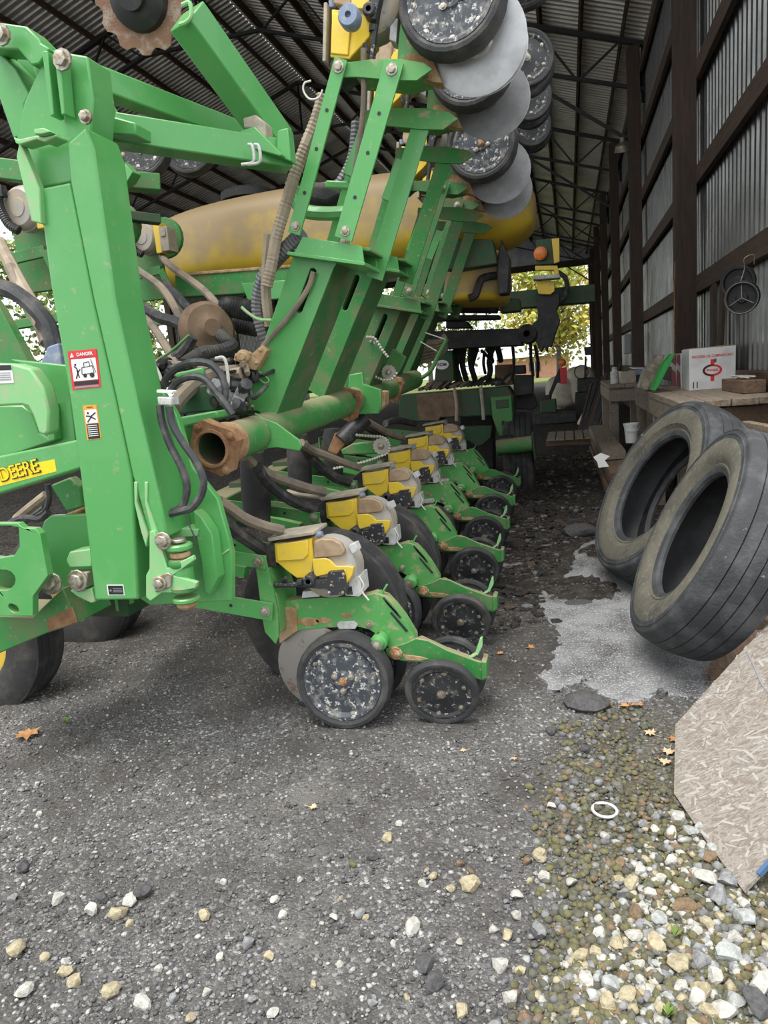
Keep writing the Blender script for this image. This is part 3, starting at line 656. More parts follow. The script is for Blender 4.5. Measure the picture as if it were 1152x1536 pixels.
plate(K5((145,548),(150,520),(180,508),(222,522),(268,482),(288,505),(272,540),(240,592),(205,585),(190,562)), AY-.05, .06, (), mb); mb.lathe([(.030, 0), (.030, .02), (.018, .024), (.018, .035), (0, .035)], onY(*K5((192, 532))[0], AY-.05), (0, -1, 0), 14)
for q in K5((158,530),(215,520),(200,572),(245,560),(262,505)): mb.bolt(onY(*q, AY-.05), (0, -1, 0), .007, .008)
mb.build('muddy_gearbox', None, planter, bevel=.004)
mb = MB(); mb.tube([onY(*p, AY-.01) for p in K5((245,590),(290,625),(295,640),(275,645),(235,610))], .004, 6); mb.build('lifting_loop', 'green_light', planter)

mb = MB(); mb.use('blue_grey'); c = onY(*K2((320, 68))[0], UO[0].y-.16); mb.lathe([(.012, -.01), (.012, -.03), (.036, -.03), (.042, -.02), (.042, .02), (.03, .05), (0, .05)], c, (0, 1, 0), 22); mb.build('drive_pulley', None, planter)
# ---- lift arm of the left hand hinge
mb = MB(); mb.use('green'); plate([(57,283),(105,273),(140,450),(173,594),(198,712),(208,900),(142,901),(121,721),(104,594),(75,425)], 2.12, .16, mb=mb)
plate([(100,215),(128,190),(140,222),(172,450),(208,615),(243,764),(252,806),(226,812),(198,712),(173,594),(140,450),(105,273)], 2.105, .17, mb=mb)
mb.build('lift_arm', None, planter, bevel=.009, bseg=3)
mb = MB(); mb.use('green'); plate(K1((92,392),(150,262),(160,200),(205,192),(335,215),(350,330),(358,380),(345,560),(272,700),(150,722),(60,540)), 2.16, .12, mb=mb); mb.build('arm_head', None, planter, bevel=.006)
for pts in (((160,195),(182,195),(207,440),(192,446)), ((205,190),(226,192),(250,438),(234,440))):
    mb = MB(); plate(K1(*pts), 2.10, .05, mb=mb); mb.build('lug', 'green', planter, bevel=.003)
for p, r in (((242, 230), .022), ((332, 450), .015), ((8, 135), .022)):
    mb = MB(); mb.use('bolt'); mb.bolt(onY(*K1(p)[0], 2.10), (0, -1, 0), r, .02); mb.build('hinge_pin', None, planter)
mb = MB(); mb.use('green_light'); plate(K1((50,525),(70,535),(140,520),(170,525),(215,515),(215,525),(170,545),(140,535),(75,555),(60,550)), 2.08, .06, mb=mb); plate(K1((130,495),(165,490),(195,505),(160,515),(130,515)), 2.06, .05, mb=mb); mb.build('latch', None, planter, bevel=.003)
for pts, y in ((K1((-60,90),(0,85),(100,100),(150,150),(155,165),(190,185),(150,245),(120,250),(70,190),(-60,185)), 2.14), (K1((-40,170),(0,200),(60,262),(112,362),(92,400),(105,520),(50,530),(-5,372),(-40,300)), 2.2), (K1((70,180),(130,250),(150,330),(110,370),(60,260)), 2.3)):
    mb = MB(); plate(pts, y, .09, mb=mb); mb.build('hinge_plate', 'green', planter, bevel=.005)
mb = MB(); plate(K1((75,540),(150,722),(160,860),(120,850),(62,600)), 2.10, .03, mb=mb); mb.build('arm_edge_plate', 'green_light', planter, bevel=.004)
# stickers on the arm
def sticker(name, tl, tr, br, bl, y, cols, mt='white'):
    mb = MB(); plate([tl, tr, br, bl], y, .0016, mb=mb); s = mb.build(name, mt, planter)
    P = [onY(*p, y-.0012) for p in (tl, tr, br, bl)]
    def pt(u, v, dy=0): return P[0].lerp(P[1], u).lerp(P[3].lerp(P[2], u), v)+Vector((0, dy, 0))
    for nm, (u0, v0, u1, v1), m_ in cols:
        q = MB(); q.prism([pt(u0, v0), pt(u1, v0), pt(u1, v1), pt(u0, v1)], (0, .001, 0)); q.build(nm, m_, s)
    return s, pt
s, pt = sticker('danger_sticker', (101, 527), (145, 523), (152, 581), (109, 585), 2.119, [('header', (.03, .02, .97, .2), 'red'), ('picture', (.08, .22, .92, .78), 'white'), ('caption', (.08, .8, .92, .9), 'print_black'), ('caption', (.08, .92, .92, .97), 'print_grey')], 'red')
put_text('DANGER', pt(.58, .11, -.001), pt(1, .11)-pt(0, .11), pt(.5, 0)-pt(.5, 1), .062, 'white', s)
q = MB()
def stroke(q, pt, pts, w=.0022):
    for a, b in zip(pts[:-1], pts[1:]): q.bar(pt(*a, -.0008), pt(*b, -.0008), .0008, w, (0, 0, 1) if abs(a[0]-b[0]) > abs(a[1]-b[1]) else (1, 0, 0))
stroke(q, pt, [(.42, .45), (.78, .42), (.82, .62), (.40, .62), (.42, .45)]); stroke(q, pt, [(.5, .45), (.5, .33), (.68, .31), (.7, .42)]); stroke(q, pt, [(.18, .72), (.28, .55), (.24, .45), (.16, .4)], .004); stroke(q, pt, [(.28, .55), (.36, .48)], .003); stroke(q, pt, [(.24, .5), (.30, .70)], .004); stroke(q, pt, [(.75, .25), (.88, .6)], .002)
for c, r in (((.5, .66), .007), ((.74, .66), .009), ((.21, .36), .004)): q.lathe([(r, 0), (r, .001)], pt(*c, -.001), (0, 1, 0), 12)
q.build('pictogram', 'print_black', s)
q = MB(); q.prism([pt(.07, .17, -.0012), pt(.20, .165, -.0012), pt(.135, .05, -.0012)], (0, .001, 0)); q.build('warning_triangle', 'white', s)
s, pt = sticker('warning_sticker', (124, 609), (145, 607), (152, 658), (131, 660), 2.119, [('header', (.04, .01, .96, .1), 'orange'), ('picture', (.08, .12, .92, .52), 'white'), ('caption', (.08, .54, .92, .98), 'print_black')], 'orange')
q = MB(); stroke(q, pt, [(.15, .3), (.5, .32), (.85, .22)], .004); stroke(q, pt, [(.2, .48), (.5, .34), (.8, .42)], .004); q.lathe([(.004, 0), (.004, .001)], pt(.3, .22, -.001), (0, 1, 0), 10); q.build('pictogram', 'print_black', s)
put_text('WARNING', pt(.5, .055, -.001), pt(1, .05)-pt(0, .05), pt(.5, 0)-pt(.5, 1), .024, 'print_black', s)
q = MB(); [q.prism([pt(.15, v, -.001), pt(.85, v, -.001), pt(.85, v+.02, -.001), pt(.15, v+.02, -.001)], (0, .001, 0)) for v in (.58, .64, .7, .76, .82, .88)]; q.build('small_print', 'white', s)
s, pt = sticker('serial_plate', (160, 877), (185, 877), (187, 893), (162, 893), 2.119, [('panel', (.06, .1, .94, .92), 'print_black')], 'white')
q = MB(); [q.prism([pt(.35, v, -.001), pt(.9, v, -.001), pt(.9, v+.04, -.001), pt(.35, v+.04, -.001)], (0, .001, 0)) for v in (.35, .5, .65)]; q.lathe([(.004, 0), (.004, .001)], pt(.2, .55, -.001), (0, 1, 0), 10); q.build('small_print', 'print_grey', s)

# ---- beams behind the arm, folding marker and its notched blade
def beam(name, a, ya, b, yb, w, h, mt='green', bev=.006):
    mb = MB(); mb.use(mt); mb.bar(onY(*a, ya), onY(*b, yb), w, h); return mb.build(name, None, planter, bevel=bev)
beam('fold_beam', K1((350, 490))[0], 2.42, K1((1112, 605))[0], 2.85, .10, .10)
mb = MB(); plate(K1((335,330),(362,350),(400,410),(440,448),(520,470),(520,520),(360,512),(340,560)), 2.36, .1, mb=mb); mb.build('beam_gusset', 'green', planter, bevel=.006)
beam('fold_beam', K1((340, 300))[0], 2.45, K1((918, 518))[0], 3.0, .08, .085)
beam('marker_beam', K1((715, 60))[0], 2.55, K1((1065, 548))[0], 2.9, .12, .105)
mb = MB(); plate(K1((922,500),(978,485),(1082,592),(1075,600),(925,558)), 2.72, .06, mb=mb); plate(K1((1065,500),(1105,490),(1112,560),(1118,620),(1060,600)), 2.76, .06, mb=mb); mb.build('beam_clamp', 'green', planter, bevel=.004)
mb = MB(); plate(K1((932,452),(980,438),(1020,470),(1022,540),(980,495),(935,490)), 2.74, .08, mb=mb); mb.build('rest_block', 'lid', planter, bevel=.006)
for x in (968, 992):
    mb = MB(); mb.tube([onY(*p, 2.66) for p in K1((x-15,555),(x,560),(x+8,600),(x,625),(x-40,632))], .006, 8); mb.build('u_bolt', 'grey_light', planter)
mb = MB(); mb.tube([onY(*p, 2.5) for p in K1((700,20),(728,12),(735,60),(715,85),(690,95))], .008, 8); mb.build('u_bolt', 'green_light', planter)
mb = MB(); c = onY(*K1((536, -8))[0], 2.62); ax = Vector((.05, -1, -.28)).normalized(); e1 = ax.orthogonal().normalized(); e2 = ax.cross(e1); pts = []
for k in range(72):
    a = 2*math.pi*k/72; ph = (k % 6)/6; r = .178-(.020*math.sin(math.pi*(ph-.33)/.67) if ph >= .33 else 0); pts.append(c+e1*r*math.cos(a)+e2*r*math.sin(a))
mb.use('rust_disc'); mb.prism(pts, -ax*.008); mb.use('dark'); mb.lathe([(.11, 0), (.105, .03), (.08, .05), (.05, .055), (.05, .08), (0, .08)], c, ax, 24); mb.build('notched_marker_blade', None, planter)
# small bracket, far gauge wheels and cross beams behind the arm
mb = MB(); mb.use('green'); plate(M1((538,180),(612,178),(614,246),(680,240),(700,232),(765,298),(735,350),(680,388),(592,400),(538,375)), 3.6, .08, mb=mb); mb.use('bolt')
for p in ((648,270),(600,268),(662,360),(618,378)): mb.bolt(onY(*M1(p)[0], 3.6), (0, -1, 0), .018, .012)
mb.build('clamp_bracket', None, planter, bevel=.004)
for p, y in (((213, 222), 4.6), ((285, 222), 5.2)):
    k = wheel_mesh(.205, .105, 'wheel_face_black', 6, .13); o = k.build('far_gauge_wheel', None, planter, org=(0, 0, 0)); o.location = onY(*p, y)-PL; o.rotation_euler = aim((.15, -1, .1))
beam('rear_beam', (-30, 250), 3.4, (60, 262), 3.4, .1, .1, 'green_dusty'); beam('rear_beam', (140, 268), 3.7, (240, 276), 3.9, .1, .09, 'green_dusty')
beam('cross_beam', (-20, 300), 3.9, (240, 330), 4.6, .08, .06, 'green_dark')
# left wing row units seen from their front
for c, d, s_ in (((36, 313), 4.0, 1.0), ((146, 338), 4.7, 1.0), ((218, 357), 5.3, 1.0)):
    p = at(*c, d); mb = MB(); mb.use('green_dusty'); R = Vector
    mb.box(p+R((-.08, .14, -.18)), (.24, .04, .5)); mb.bar(p+R((-.2, .0, -.26)), p+R((.1, .0, -.24)), .03, .06); mb.bar(p+R((.1, -.01, -.24)), p+R((.24, -.01, -.62)), .014, .05); mb.bar(p+R((-.16, -.01, -.26)), p+R((-.05, -.01, -.66)), .014, .05); mb.bar(p+R((-.2, 0, -.62)), p+R((.3, 0, -.60)), .05, .05)
    mb.lathe([(.0, .16), (.15, .16), (.15, .2), (0, .2)], p+R((.06, 0, .02)), (0, 1, 0), 20)
    u = mb.build('row_unit', None, planter, bevel=.003)
    k = MB(); k.use('meter_grey'); k.lathe([(0, -.05), (.05, -.05), (.052, -.046), (.095, -.046), (.112, -.03), (.12, .0), (.125, .0), (.125, .05), (0, .05)], p, (.1, 1, 0), 28); k.build('vacuum_dome', 'meter_grey', u)
    k = MB(); k.use('black'); k.tube([p+R(v) for v in ((-.10, -.07, .06), (-.09, -.08, 0), (-.05, -.08, -.09), (0, -.07, -.13))], .026, 8, rip=.06); k.box(p+R((-.09, -.06, .09)), (.06, .04, .06)); k.build('vacuum_hose', None, u)
    k = MB(); k.use('yellow'); k.box(p+R((.13, .0, -.02)), (.05, .1, .22)); k.build('seed_hopper', None, u, bevel=.004)
    k = MB(); k.use('lid'); k.box(p+R((.19, .0, -.04)), (.07, .13, .17)); k.box(p+R((.19, -.07, -.0)), (.04, .01, .05)); k.build('hopper_lid', None, u, bevel=.006)

# ---- hinge, gusset and left frame
mb = MB(); mb.use('green'); plate([(203,573),(243,587),(264,622),(288,700),(326,748),(342,805),(348,830),(348,901),(300,904),(225,908),(205,895),(200,800),(185,640)], 2.27, .03, mb=mb); mb.build('hinge_gusset', None, planter, bevel=.004)
mb = MB(); mb.use('green'); plate(L1((835,190),(870,220),(915,290),(940,480),(905,555),(882,540),(868,400),(845,300)), 2.21, .06, mb=mb); mb.build('gusset_rib', None, planter, bevel=.004)
mb = MB(); mb.use('green_light'); plate(L1((740,265),(855,270),(850,300),(740,310)), 2.2, .08, mb=mb); plate(L1((945,385),(985,355),(990,362),(950,392)), 2.265, .006, mb=mb); mb.build('wear_strip', None, planter, bevel=.003)
zc = onY(*L1((790, 460))[0], 2.13); mb = MB()
for yy, r, h, m_ in ((318, .026, .012, 'bolt'), (345, .046, .022, 'green'), (378, .036, .02, 'mud'), (412, .046, .03, 'green_dusty'), (465, .038, .07, 'green'), (522, .050, .024, 'green_dusty'), (570, .048, .018, 'green'), (590, .036, .022, 'mud'), (605, .022, .012, 'mud')):
    c = onY(*L1((790, yy))[0], 2.13); mb.use(m_); mb.lathe([(0, -h/2), (r*.9, -h/2), (r, -h/4), (r, h/4), (r*.9, h/2), (0, h/2)], (zc.x, 2.13, c.z), (0, 0, 1), 20)
mb.build('hinge_knuckle', None, planter)
mb = MB(); mb.use('green_light'); plate(L1((645,280),(665,278),(695,350),(722,440),(830,385),(838,405),(745,470),(850,500),(845,525),(745,545),(700,545),(650,582),(630,565),(630,470),(645,440)), 2.09, .02, mb=mb); mb.use('bolt'); mb.bolt(onY(*L1((705, 320))[0], 2.09), (0, -1, 0), .022, .016); plate(L1((662,480),(725,458),(742,470),(738,520),(670,545)), 2.082, .01, mb=mb); mb.bolt(onY(*L1((690, 505))[0], 2.08), (0, -1, 0), .018, .014); mb.build('clevis', None, planter, bevel=.003)
for x in (0, 45):
    mb = MB(); plate([(p[0]+x*.3472, p[1]) for p in L1((578,65),(592,68),(590,150),(640,290),(630,350),(608,280),(580,160))], 2.10, .03, mb=mb); mb.build('hinge_strap', 'green_light', planter, bevel=.003)
mb = MB(); mb.use('green_light'); plate(L1((285,405),(300,368),(392,356),(398,395),(395,432),(300,436)), 2.17, .08, mb=mb); plate(L1((300,535),(395,525),(412,585),(392,590),(330,560)), 2.17, .08, mb=mb); mb.use('lid'); plate(L1((302,460),(375,458),(378,522),(310,526)), 2.16, .05, mb=mb); mb.use('bolt'); mb.bolt(onY(*L1((337, 492))[0], 2.16), (0, -1, 0), .03, .02); mb.build('adjust_bracket', None, planter, bevel=.004)
mb = MB(); mb.use('green'); plate(L1((175,280),(190,235),(218,212),(376,206),(402,430),(395,545),(300,530),(205,470)), 2.3, .03, mb=mb); mb.build('frame_plate', None, planter, bevel=.005)
mb = MB(); mb.use('green'); plate(L1((-120,245),(75,245),(98,265),(150,268),(172,290),(207,470),(142,560),(142,645),(-120,645)), 2.06, .03, [L1(*oval(15, 490, 52, 45)), L1(*oval(58, 612, 26, 16, rot=.6)), L1((-100,380),(0,395),(60,385),(85,345),(80,262),(40,255),(-100,255))], mb=mb); mb.build('frame_bracket', None, planter, bevel=.005)
mb = MB(); mb.use('green_dusty'); plate(L1((-120,400),(0,405),(70,400),(100,350),(210,470),(142,560),(142,645),(-120,645)), 2.16, .03, mb=mb); mb.build('frame_bracket', None, planter, bevel=.005)
mb = MB(); mb.use('green_dusty'); plate(L1((-120,640),(140,650),(268,525),(337,675),(195,722),(0,805),(-120,850)), 2.25, .22, mb=mb); mb.use('rust'); plate(L1((200,660),(310,605),(335,675),(205,715)), 2.247, .01, mb=mb); mb.use('bolt'); mb.bolt(onY(*L1((222, 505))[0], 2.2), (.3, -1, .3), .03, .03); mb.build('wheel_frame', None, planter, bevel=.005)
mb = MB(); mb.use('green_light'); plate(K4((-60,415),(60,420),(130,440),(185,520),(210,620),(208,715),(190,730),(165,718),(140,640),(120,605),(95,598),(-60,605)), 2.12, .06, mb=mb); mb.build('hook_plate', 'green', planter, bevel=.008)
mb = MB(); mb.use('green'); plate(K4((-80,600),(95,600),(140,640),(165,718),(205,740),(205,580),(225,590),(240,750),(-80,860)), 2.26, .1, mb=mb); plate(K4((40,400),(290,425),(330,760),(220,780),(200,560),(150,450)), 2.30, .03, mb=mb); mb.build('hitch_frame', None, planter, bevel=.006)
mb = MB(); mb.use('green_dusty'); plate(K4((-60,100),(0,180),(130,420),(-60,430)), 2.8, .05, mb=mb); mb.build('side_plate', None, planter, bevel=.004)
mb = MB(); mb.use('green'); plate(K4((-160,850),(345,745),(360,869),(-160,1030)), 2.14, .1, mb=mb); mb.build('tongue_beam', None, planter, bevel=.008, bseg=3)
s, pt = sticker('maker_decal', K4((-140, 905))[0], K4((235, 832))[0], K4((244, 884))[0], K4((-140, 985))[0], 2.139, [], 'decal_yellow')
a, b = onY(*K4((0, 905))[0], 2.137), onY(*K4((168, 862))[0], 2.137)
put_text('DEERE', (a+b)/2, b-a, (0, 0, 1), (b-a).length*1.02, 'print_black', s, hscale=.052)
put_text('DEERE', (a+b)/2+Vector((-.0015, -.0012, .0015)), b-a, (0, 0, 1), (b-a).length*.97, 'decal_yellow', s, bold=False, hscale=.047)
sj = a-(b-a)*.56
put_text('JOHN', sj, b-a, (0, 0, 1), (b-a).length*.85, 'print_black', s, hscale=.052)
s, pt = sticker('notice_sticker', K4((-60, 425))[0], K4((48, 422))[0], K4((60, 502))[0], K4((-60, 508))[0], 2.118, [('header', (.02, .03, .98, .3), 'print_black')], 'white')
q = MB(); [q.prism([pt(.1, v, -.001), pt(.92, v, -.001), pt(.92, v+.04, -.001), pt(.1, v+.04, -.001)], (0, .001, 0)) for v in (.42, .54, .66, .78)]; q.build('small_print', 'print_grey', s)

# ---- tyred transport wheels
def tyred(name, c, ax, R, wd, rim_r, rim='rim', grooves=4, side='rubber_dusty', parent=None):
    t = MB(); t.use(side); h = wd/2; t.lathe([(rim_r, -h*.72), (rim_r+.02, -h*.85), (R*.78, -h), (R*.93, -h*.95), (R*.975, -h*.86)], (0, 0, 0), (0, 1, 0), 44, cap=False); t.lathe([(R*.975, h*.86), (R*.93, h*.95), (R*.78, h), (rim_r, h*.72)], (0, 0, 0), (0, 1, 0), 44, cap=False)
    t.use('rubber'); pr = [(R*.975, -h*.86)]; n = grooves+1
    for k in range(n):
        a = -h*.84+k*(1.68*h/n); b = a+1.68*h/n*.84; e = 1-.02*((a+b)/2/h)**2; pr += [(R*e, a+.002), (R*e, b)]
        if k < n-1: pr += [(R*e-.012, b+.002), (R*e-.012, b+1.68*h/n*.13)]
    pr.append((R*.975, h*.86)); t.lathe(pr, (0, 0, 0), (0, 1, 0), 44, cap=False)
    o = t.build(name, None, planter, org=(0, 0, 0)); o.location = Vector(c)-PL; o.rotation_euler = aim(ax)
    k = MB(); k.use(rim); k.lathe([(rim_r, -h*.70), (rim_r+.012, -h*.80), (rim_r-.005, -h*.80), (rim_r-.02, -h*.55), (rim_r*.6, -h*.25), (.05, -h*.2), (.05, -h*.45), (0, -h*.45)], (0, 0, 0), (0, 1, 0), 32); k.lathe([(rim_r, -h*.72), (rim_r, h*.72), (rim_r*.7, h*.4), (0, h*.4)], (0, 0, 0), (0, 1, 0), 32)
    r = k.build('wheel_rim', None, None, org=(0, 0, 0)); r.parent = o; r.location = (0, 0, 0); return o
tyred('transport_tyre', onY(-28, 952, 2.75), (.05, -1, 0), .40, .24, .205)
tyred('transport_tyre', onY(114, 880, 3.5), (.05, -1, 0), .40, .24, .185)
tyred('transport_tyre', onY(488, 914, 3.12), (.02, -1, 0), .40, .20, .20, 'dark')
tyred('transport_tyre', onY(560, 850, 3.95), (.02, -1, 0), .40, .20, .20, 'dark')
tyred('transport_tyre', onY(150, 905, 4.6), (.02, -1, 0), .40, .24, .185)
# lower wing box toolbar that carries the row units
mb = MB(); mb.use('green_dusty'); d = (units[5].location-units[0].location); a = units[0].location+PL+Vector((-.98, -.25, .43)); mb.bar(a, a+d*1.3, .18, .18); mb.build('box_toolbar', None, planter, bevel=.01)
for i in range(6):
    c = a+d*(i/5)+Vector((0, .22, 0)); mb = MB(); mb.use('green_dark'); mb.box(c+Vector((.06, .0, -.02)), (.2, .2, .3)); mb.build('toolbar_clamp', None, planter, bevel=.004)
def hose(K, pts, d, r, mt, rip=0, name='hose', seg=8):
    ds = d if isinstance(d, (list, tuple)) else [d]*len(pts)
    if len(ds) == 2 and len(pts) > 2: ds = [ds[0]+(ds[1]-ds[0])*i/(len(pts)-1) for i in range(len(pts))]
    mb = MB(); mb.use(mt); mb.tube([onY(*K(p)[0], y) for p, y in zip(pts, ds)], r, seg, 6, rip, .016); return mb.build(name, None, planter)
# ------------------------------------------------------------------ planter, continued: tank, rear frame, hoses
def supertank(name, c, sx, sy, sz, mt, parent, n=44, mseg=26, e=.55):
    """rounded moulded tank: superellipsoid"""
    vs = []; fs = []; f = lambda v, p: math.copysign(abs(v)**p, v)
    for i in range(mseg+1):
        t = math.pi*i/mseg-math.pi/2
        for k in range(n):
            a = 2*math.pi*k/n; vs.append(Vector(c)+Vector((f(math.sin(t), .75)*sx, f(math.cos(t), .62)*f(math.cos(a), e)*sy, f(math.cos(t), .62)*f(math.sin(a), e)*sz)))
    for i in range(mseg):
        for k in range(n): k2 = (k+1) % n; fs.append([i*n+k, i*n+k2, (i+1)*n+k2, (i+1)*n+k])
    mb = MB(); mb.use(mt); mb.add(vs, fs); return mb.build(name, None, parent, ang=60)
ty = 6.1; tl = onY(222, 372, ty); tr = onY(806, 345, ty); top = onY(420, 279, ty-.3); bot = onY(400, 425, ty-.3)
tk = supertank('seed_tank', ((tl.x+tr.x)/2, ty+.1, (top.z+bot.z)/2), (tr.x-tl.x)/2, .62, (top.z-bot.z)/2, 'tank', planter)
mb = MB(); c = onY(372, 292, ty-.1); mb.use('dark'); mb.lathe([(0, .03), (.20, .03), (.23, .01), (.23, -.05)], c, (0, 0, 1), 26); mb.build('tank_lid', None, planter)
mb = MB(); mb.use('tank'); plate(K6((195,120),(440,60),(450,190),(430,285),(180,290)), 5.75, .9, mb=mb); mb.build('tank_hopper_bottom', None, planter, bevel=.06, bseg=4)
mb = MB(); mb.use('dark'); mb.tube([onY(*p, 5.7) for p in M4((760,330),(690,340),(640,360),(615,420),(590,490),(540,510))], .03, 10); mb.build('tank_hose', None, planter)
mb = MB(); mb.use('green_dusty'); plate([(262,412),(445,398),(447,436),(262,446)], 5.3, .12, mb=mb); mb.use('mud'); plate([(262,410),(445,396),(445,401),(262,415)], 5.29, .14, mb=mb); mb.build('tank_frame', None, planter, bevel=.006)
mb = MB(); plate([(362,425),(450,418),(448,446),(372,452)], 5.2, .06, mb=mb); mb.build('tank_frame_plate', 'green', planter, bevel=.006)
mb = MB(); plate(K6((100,20),(400,25),(420,130),(240,160),(120,150)), 5.5, .15, mb=mb); mb.build('tank_frame', 'green_dark', planter, bevel=.01)
mb = MB(); plate(M4((795,40),(860,200),(850,470),(770,480),(760,220)), 5.55, .2, mb=mb); mb.build('tank_strap', 'dark', planter, bevel=.01)
def dk(name, pts, y, t, mt='dark', bev=.008): mb = MB(); plate(pts, y, t, mb=mb); return mb.build(name, mt, planter, bevel=bev)
dk('rear_toolbar', M4((200,770),(940,745),(960,880),(340,910),(200,900)), 7.0, .3, 'brown_dust' if False else 'dark')
mb = MB(); mb.use('rubber_dusty'); c = onY(*M4((995, 787))[0], 7.0); mb.lathe([(.03, -.02), (.05, -.02), (.085, -.01), (.09, .02), (.09, .4), (0, .4)], c, (0, 1, 0), 24); mb.use('dark'); mb.lathe([(0, 0), (.03, 0), (.03, -.02)], c, (0, 1, 0), 16); mb.build('toolbar_end_cap', None, planter)
mb = MB(); mb.use('dark'); mb.cyl(onY(*M4((230, 570))[0], 6.6), onY(*M4((770, 575))[0], 6.6), .062, 16); mb.build('air_manifold', None, planter)
mb = MB(); mb.use('brown_dust'); mb.cyl(onY(*M4((240, 590))[0], 6.3), onY(*M4((330, 570))[0], 6.5), .07, 18, .085); mb.build('air_manifold_end', None, planter)
dk('control_box', M4((782,512),(940,508),(945,608),(785,626)), 6.7, .2, 'green_dark', .015)
dk('manifold_rail', M4((210,640),(780,640),(780,672),(210,690)), 6.9, .2)
dk('valve_block', M4((360,690),(520,690),(560,740),(360,745)), 6.95, .2)
dk('rear_panel', M4((290,920),(410,918),(425,1160),(270,1160)), 7.2, .2, 'green_dark')
s, pt = sticker('oval_badge', (0, 0), (1, 0), (1, 1), (0, 1), 7.19, []) if False else (None, None)
c = onY(*M4((330, 1032))[0], 7.19); mb = MB(); mb.use('white'); mb.prism([c+Vector((.068*math.cos(t), 0, .047*math.sin(t))) for t in [2*math.pi*i/24 for i in range(24)]], (0, .004, 0)); bd = mb.build('oval_badge', None, planter)
put_text('RDM', c+Vector((0, -.002, 0)), (1, 0, -.05), (0, 0, 1), .09, 'print_black', bd)
# rear frame, its tyre and axle
dk('main_frame', M5((40,255),(820,190),(866,262),(866,420),(700,402),(330,418),(330,445),(40,450)), 7.4, .4, 'green_dark', .012)
dk('frame_dust_panel', M5((165,250),(470,224),(478,300),(492,400),(335,412),(328,436),(180,436)), 7.39, .02, 'brown_dust', .004)
dk('frame_pad', M5((700,270),(850,255),(862,410),(848,545),(760,550),(712,410)), 7.3, .12, 'green_dusty', .012); dk('frame_pad_window', M5((735,290),(830,283),(830,345),(740,350)), 7.29, .02, 'green_dark', .006); dk('frame_slot', M5((780,438),(795,436),(796,468),(780,470)), 7.29, .015)
for pts in (((440,205),(455,320),(455,440)), ((628,190),(640,300),(650,430))):
    mb = MB(); mb.use('lid'); mb.tube([onY(*p, 7.36) for p in M5(*pts)], .018, 8); mb.build('steel_strap', None, planter)
dk('v_plate', M5((495,480),(716,470),(702,560),(640,612),(600,622),(520,570)), 7.5, .06, 'green_dark'); dk('under_frame', M5((480,410),(720,400),(720,800),(480,700)), 8.0, .3)
o = tyred('rear_tyre', onY(779, 690, 7.55), (-1, -.06, 0), .50, .31, .25, 'dark', side='rubber')
mb = MB(); mb.use('green_dusty'); mb.cyl(onY(*M5((745, 632))[0], 6.95), onY(*M5((1000, 600))[0], 6.95), .075, 18); mb.build('axle_tube', None, planter)
dk('axle_plate', M5((990,535),(1008,525),(1030,720),(1015,725)), 6.9, .2, 'green_dark'); dk('axle_plate', M5((735,560),(850,545),(880,660),(760,670)), 6.98, .15, 'dark')
for pts in (((865,40),(945,35),(950,100),(865,105)), ((860,110),(1005,110),(1005,245),(870,260)), ((730,35),(850,30),(860,180),(730,190))): dk('hydraulic_block', M5(*pts), 7.6, .25, 'brown_dust' if pts[0][0] == 730 else 'dark')
dk('rear_bracket', M5((870,260),(1010,245),(1040,330),(1000,360),(880,350)), 7.9, .2)
for k in range(26):
    x = 180+k*25; a = M5((x, 215-k*2))[0]; b = M5((x+rnd.uniform(40, 120), 185-k*2+rnd.uniform(-25, 10)))[0]; c = M5((x+60, 200-k*2-rnd.uniform(5, 50)))[0]
    mb = MB(); mb.use(rnd.choice(['hose', 'hose_dust', 'dark'])); mb.tube([onY(*a, 7.5), onY(*c, 7.55), onY(*b, 7.6)], rnd.uniform(.012, .024), 7, 4); mb.build('frame_hose', None, planter)
for x0, y0, x1, y1 in ((440,910,470,1150),(500,905,520,1150),(560,900,590,1150),(600,910,560,1060),(690,905,700,1000),(760,880,790,1000),(885,890,880,1150),(1025,860,1045,1120),(1060,880,1080,1130),(660,950,670,1100),(700,1010,690,1150),(470,915,450,1150),(640,920,720,1020),(730,900,720,1010)):
    mb = MB(); mb.use('dark'); a = onY(*M4((x0, y0))[0], 7.3); b = onY(*M4((x1, y1))[0], 7.5); mb.tube([a, a.lerp(b, .5)+Vector((rnd.uniform(-.03, .03), 0, 0)), b], .03 if x0 < 640 or 690 <= x0 < 880 else .016, 8, 5); mb.build('hanging_hose', None, planter)
for k in range(6):
    mb = MB(); mb.use('hose_tan'); y = 6.2+k*.03; mb.tube([onY(*p, y) for p in M4((60, 905+k*26),(180, 860+k*28),(300, 850+k*22),(360, 800+k*20))], .028, 8); mb.build('seed_hose', None, planter)
mb = MB(); mb.use('green_dusty'); mb.tube([onY(*p, 6.0) for p in M4((370,830),(300,960),(240,1080),(150,1150))], .018, 8); mb.build('hose_hanger', None, planter)
for a, b in (((160,850),(290,925)), ((200,780),(365,835))):
    mb = MB(); mb.use('cable_white'); mb.bar(onY(*M4(a)[0], 6.0), onY(*M4(b)[0], 6.0), .008, .008); mb.build('hanger_rod', None, planter)
hose(K4, [(70,1090),(130,1040),(200,985)], 2.6, .02, 'hose_tan', name='frame_pipe'); hose(K4, [(205,940),(212,1000),(195,1050),(140,1080),(60,1100)], 2.5, .012, 'hose', name='hydraulic_hose'); hose(K4, [(40,1110),(100,1085),(170,1090),(210,1060)], 2.45, .014, 'hose', name='hydraulic_hose'); hose(K4, [(50,1095),(90,1110),(150,1070),(190,1040)], 2.5, .012, 'hose', name='hydraulic_hose')
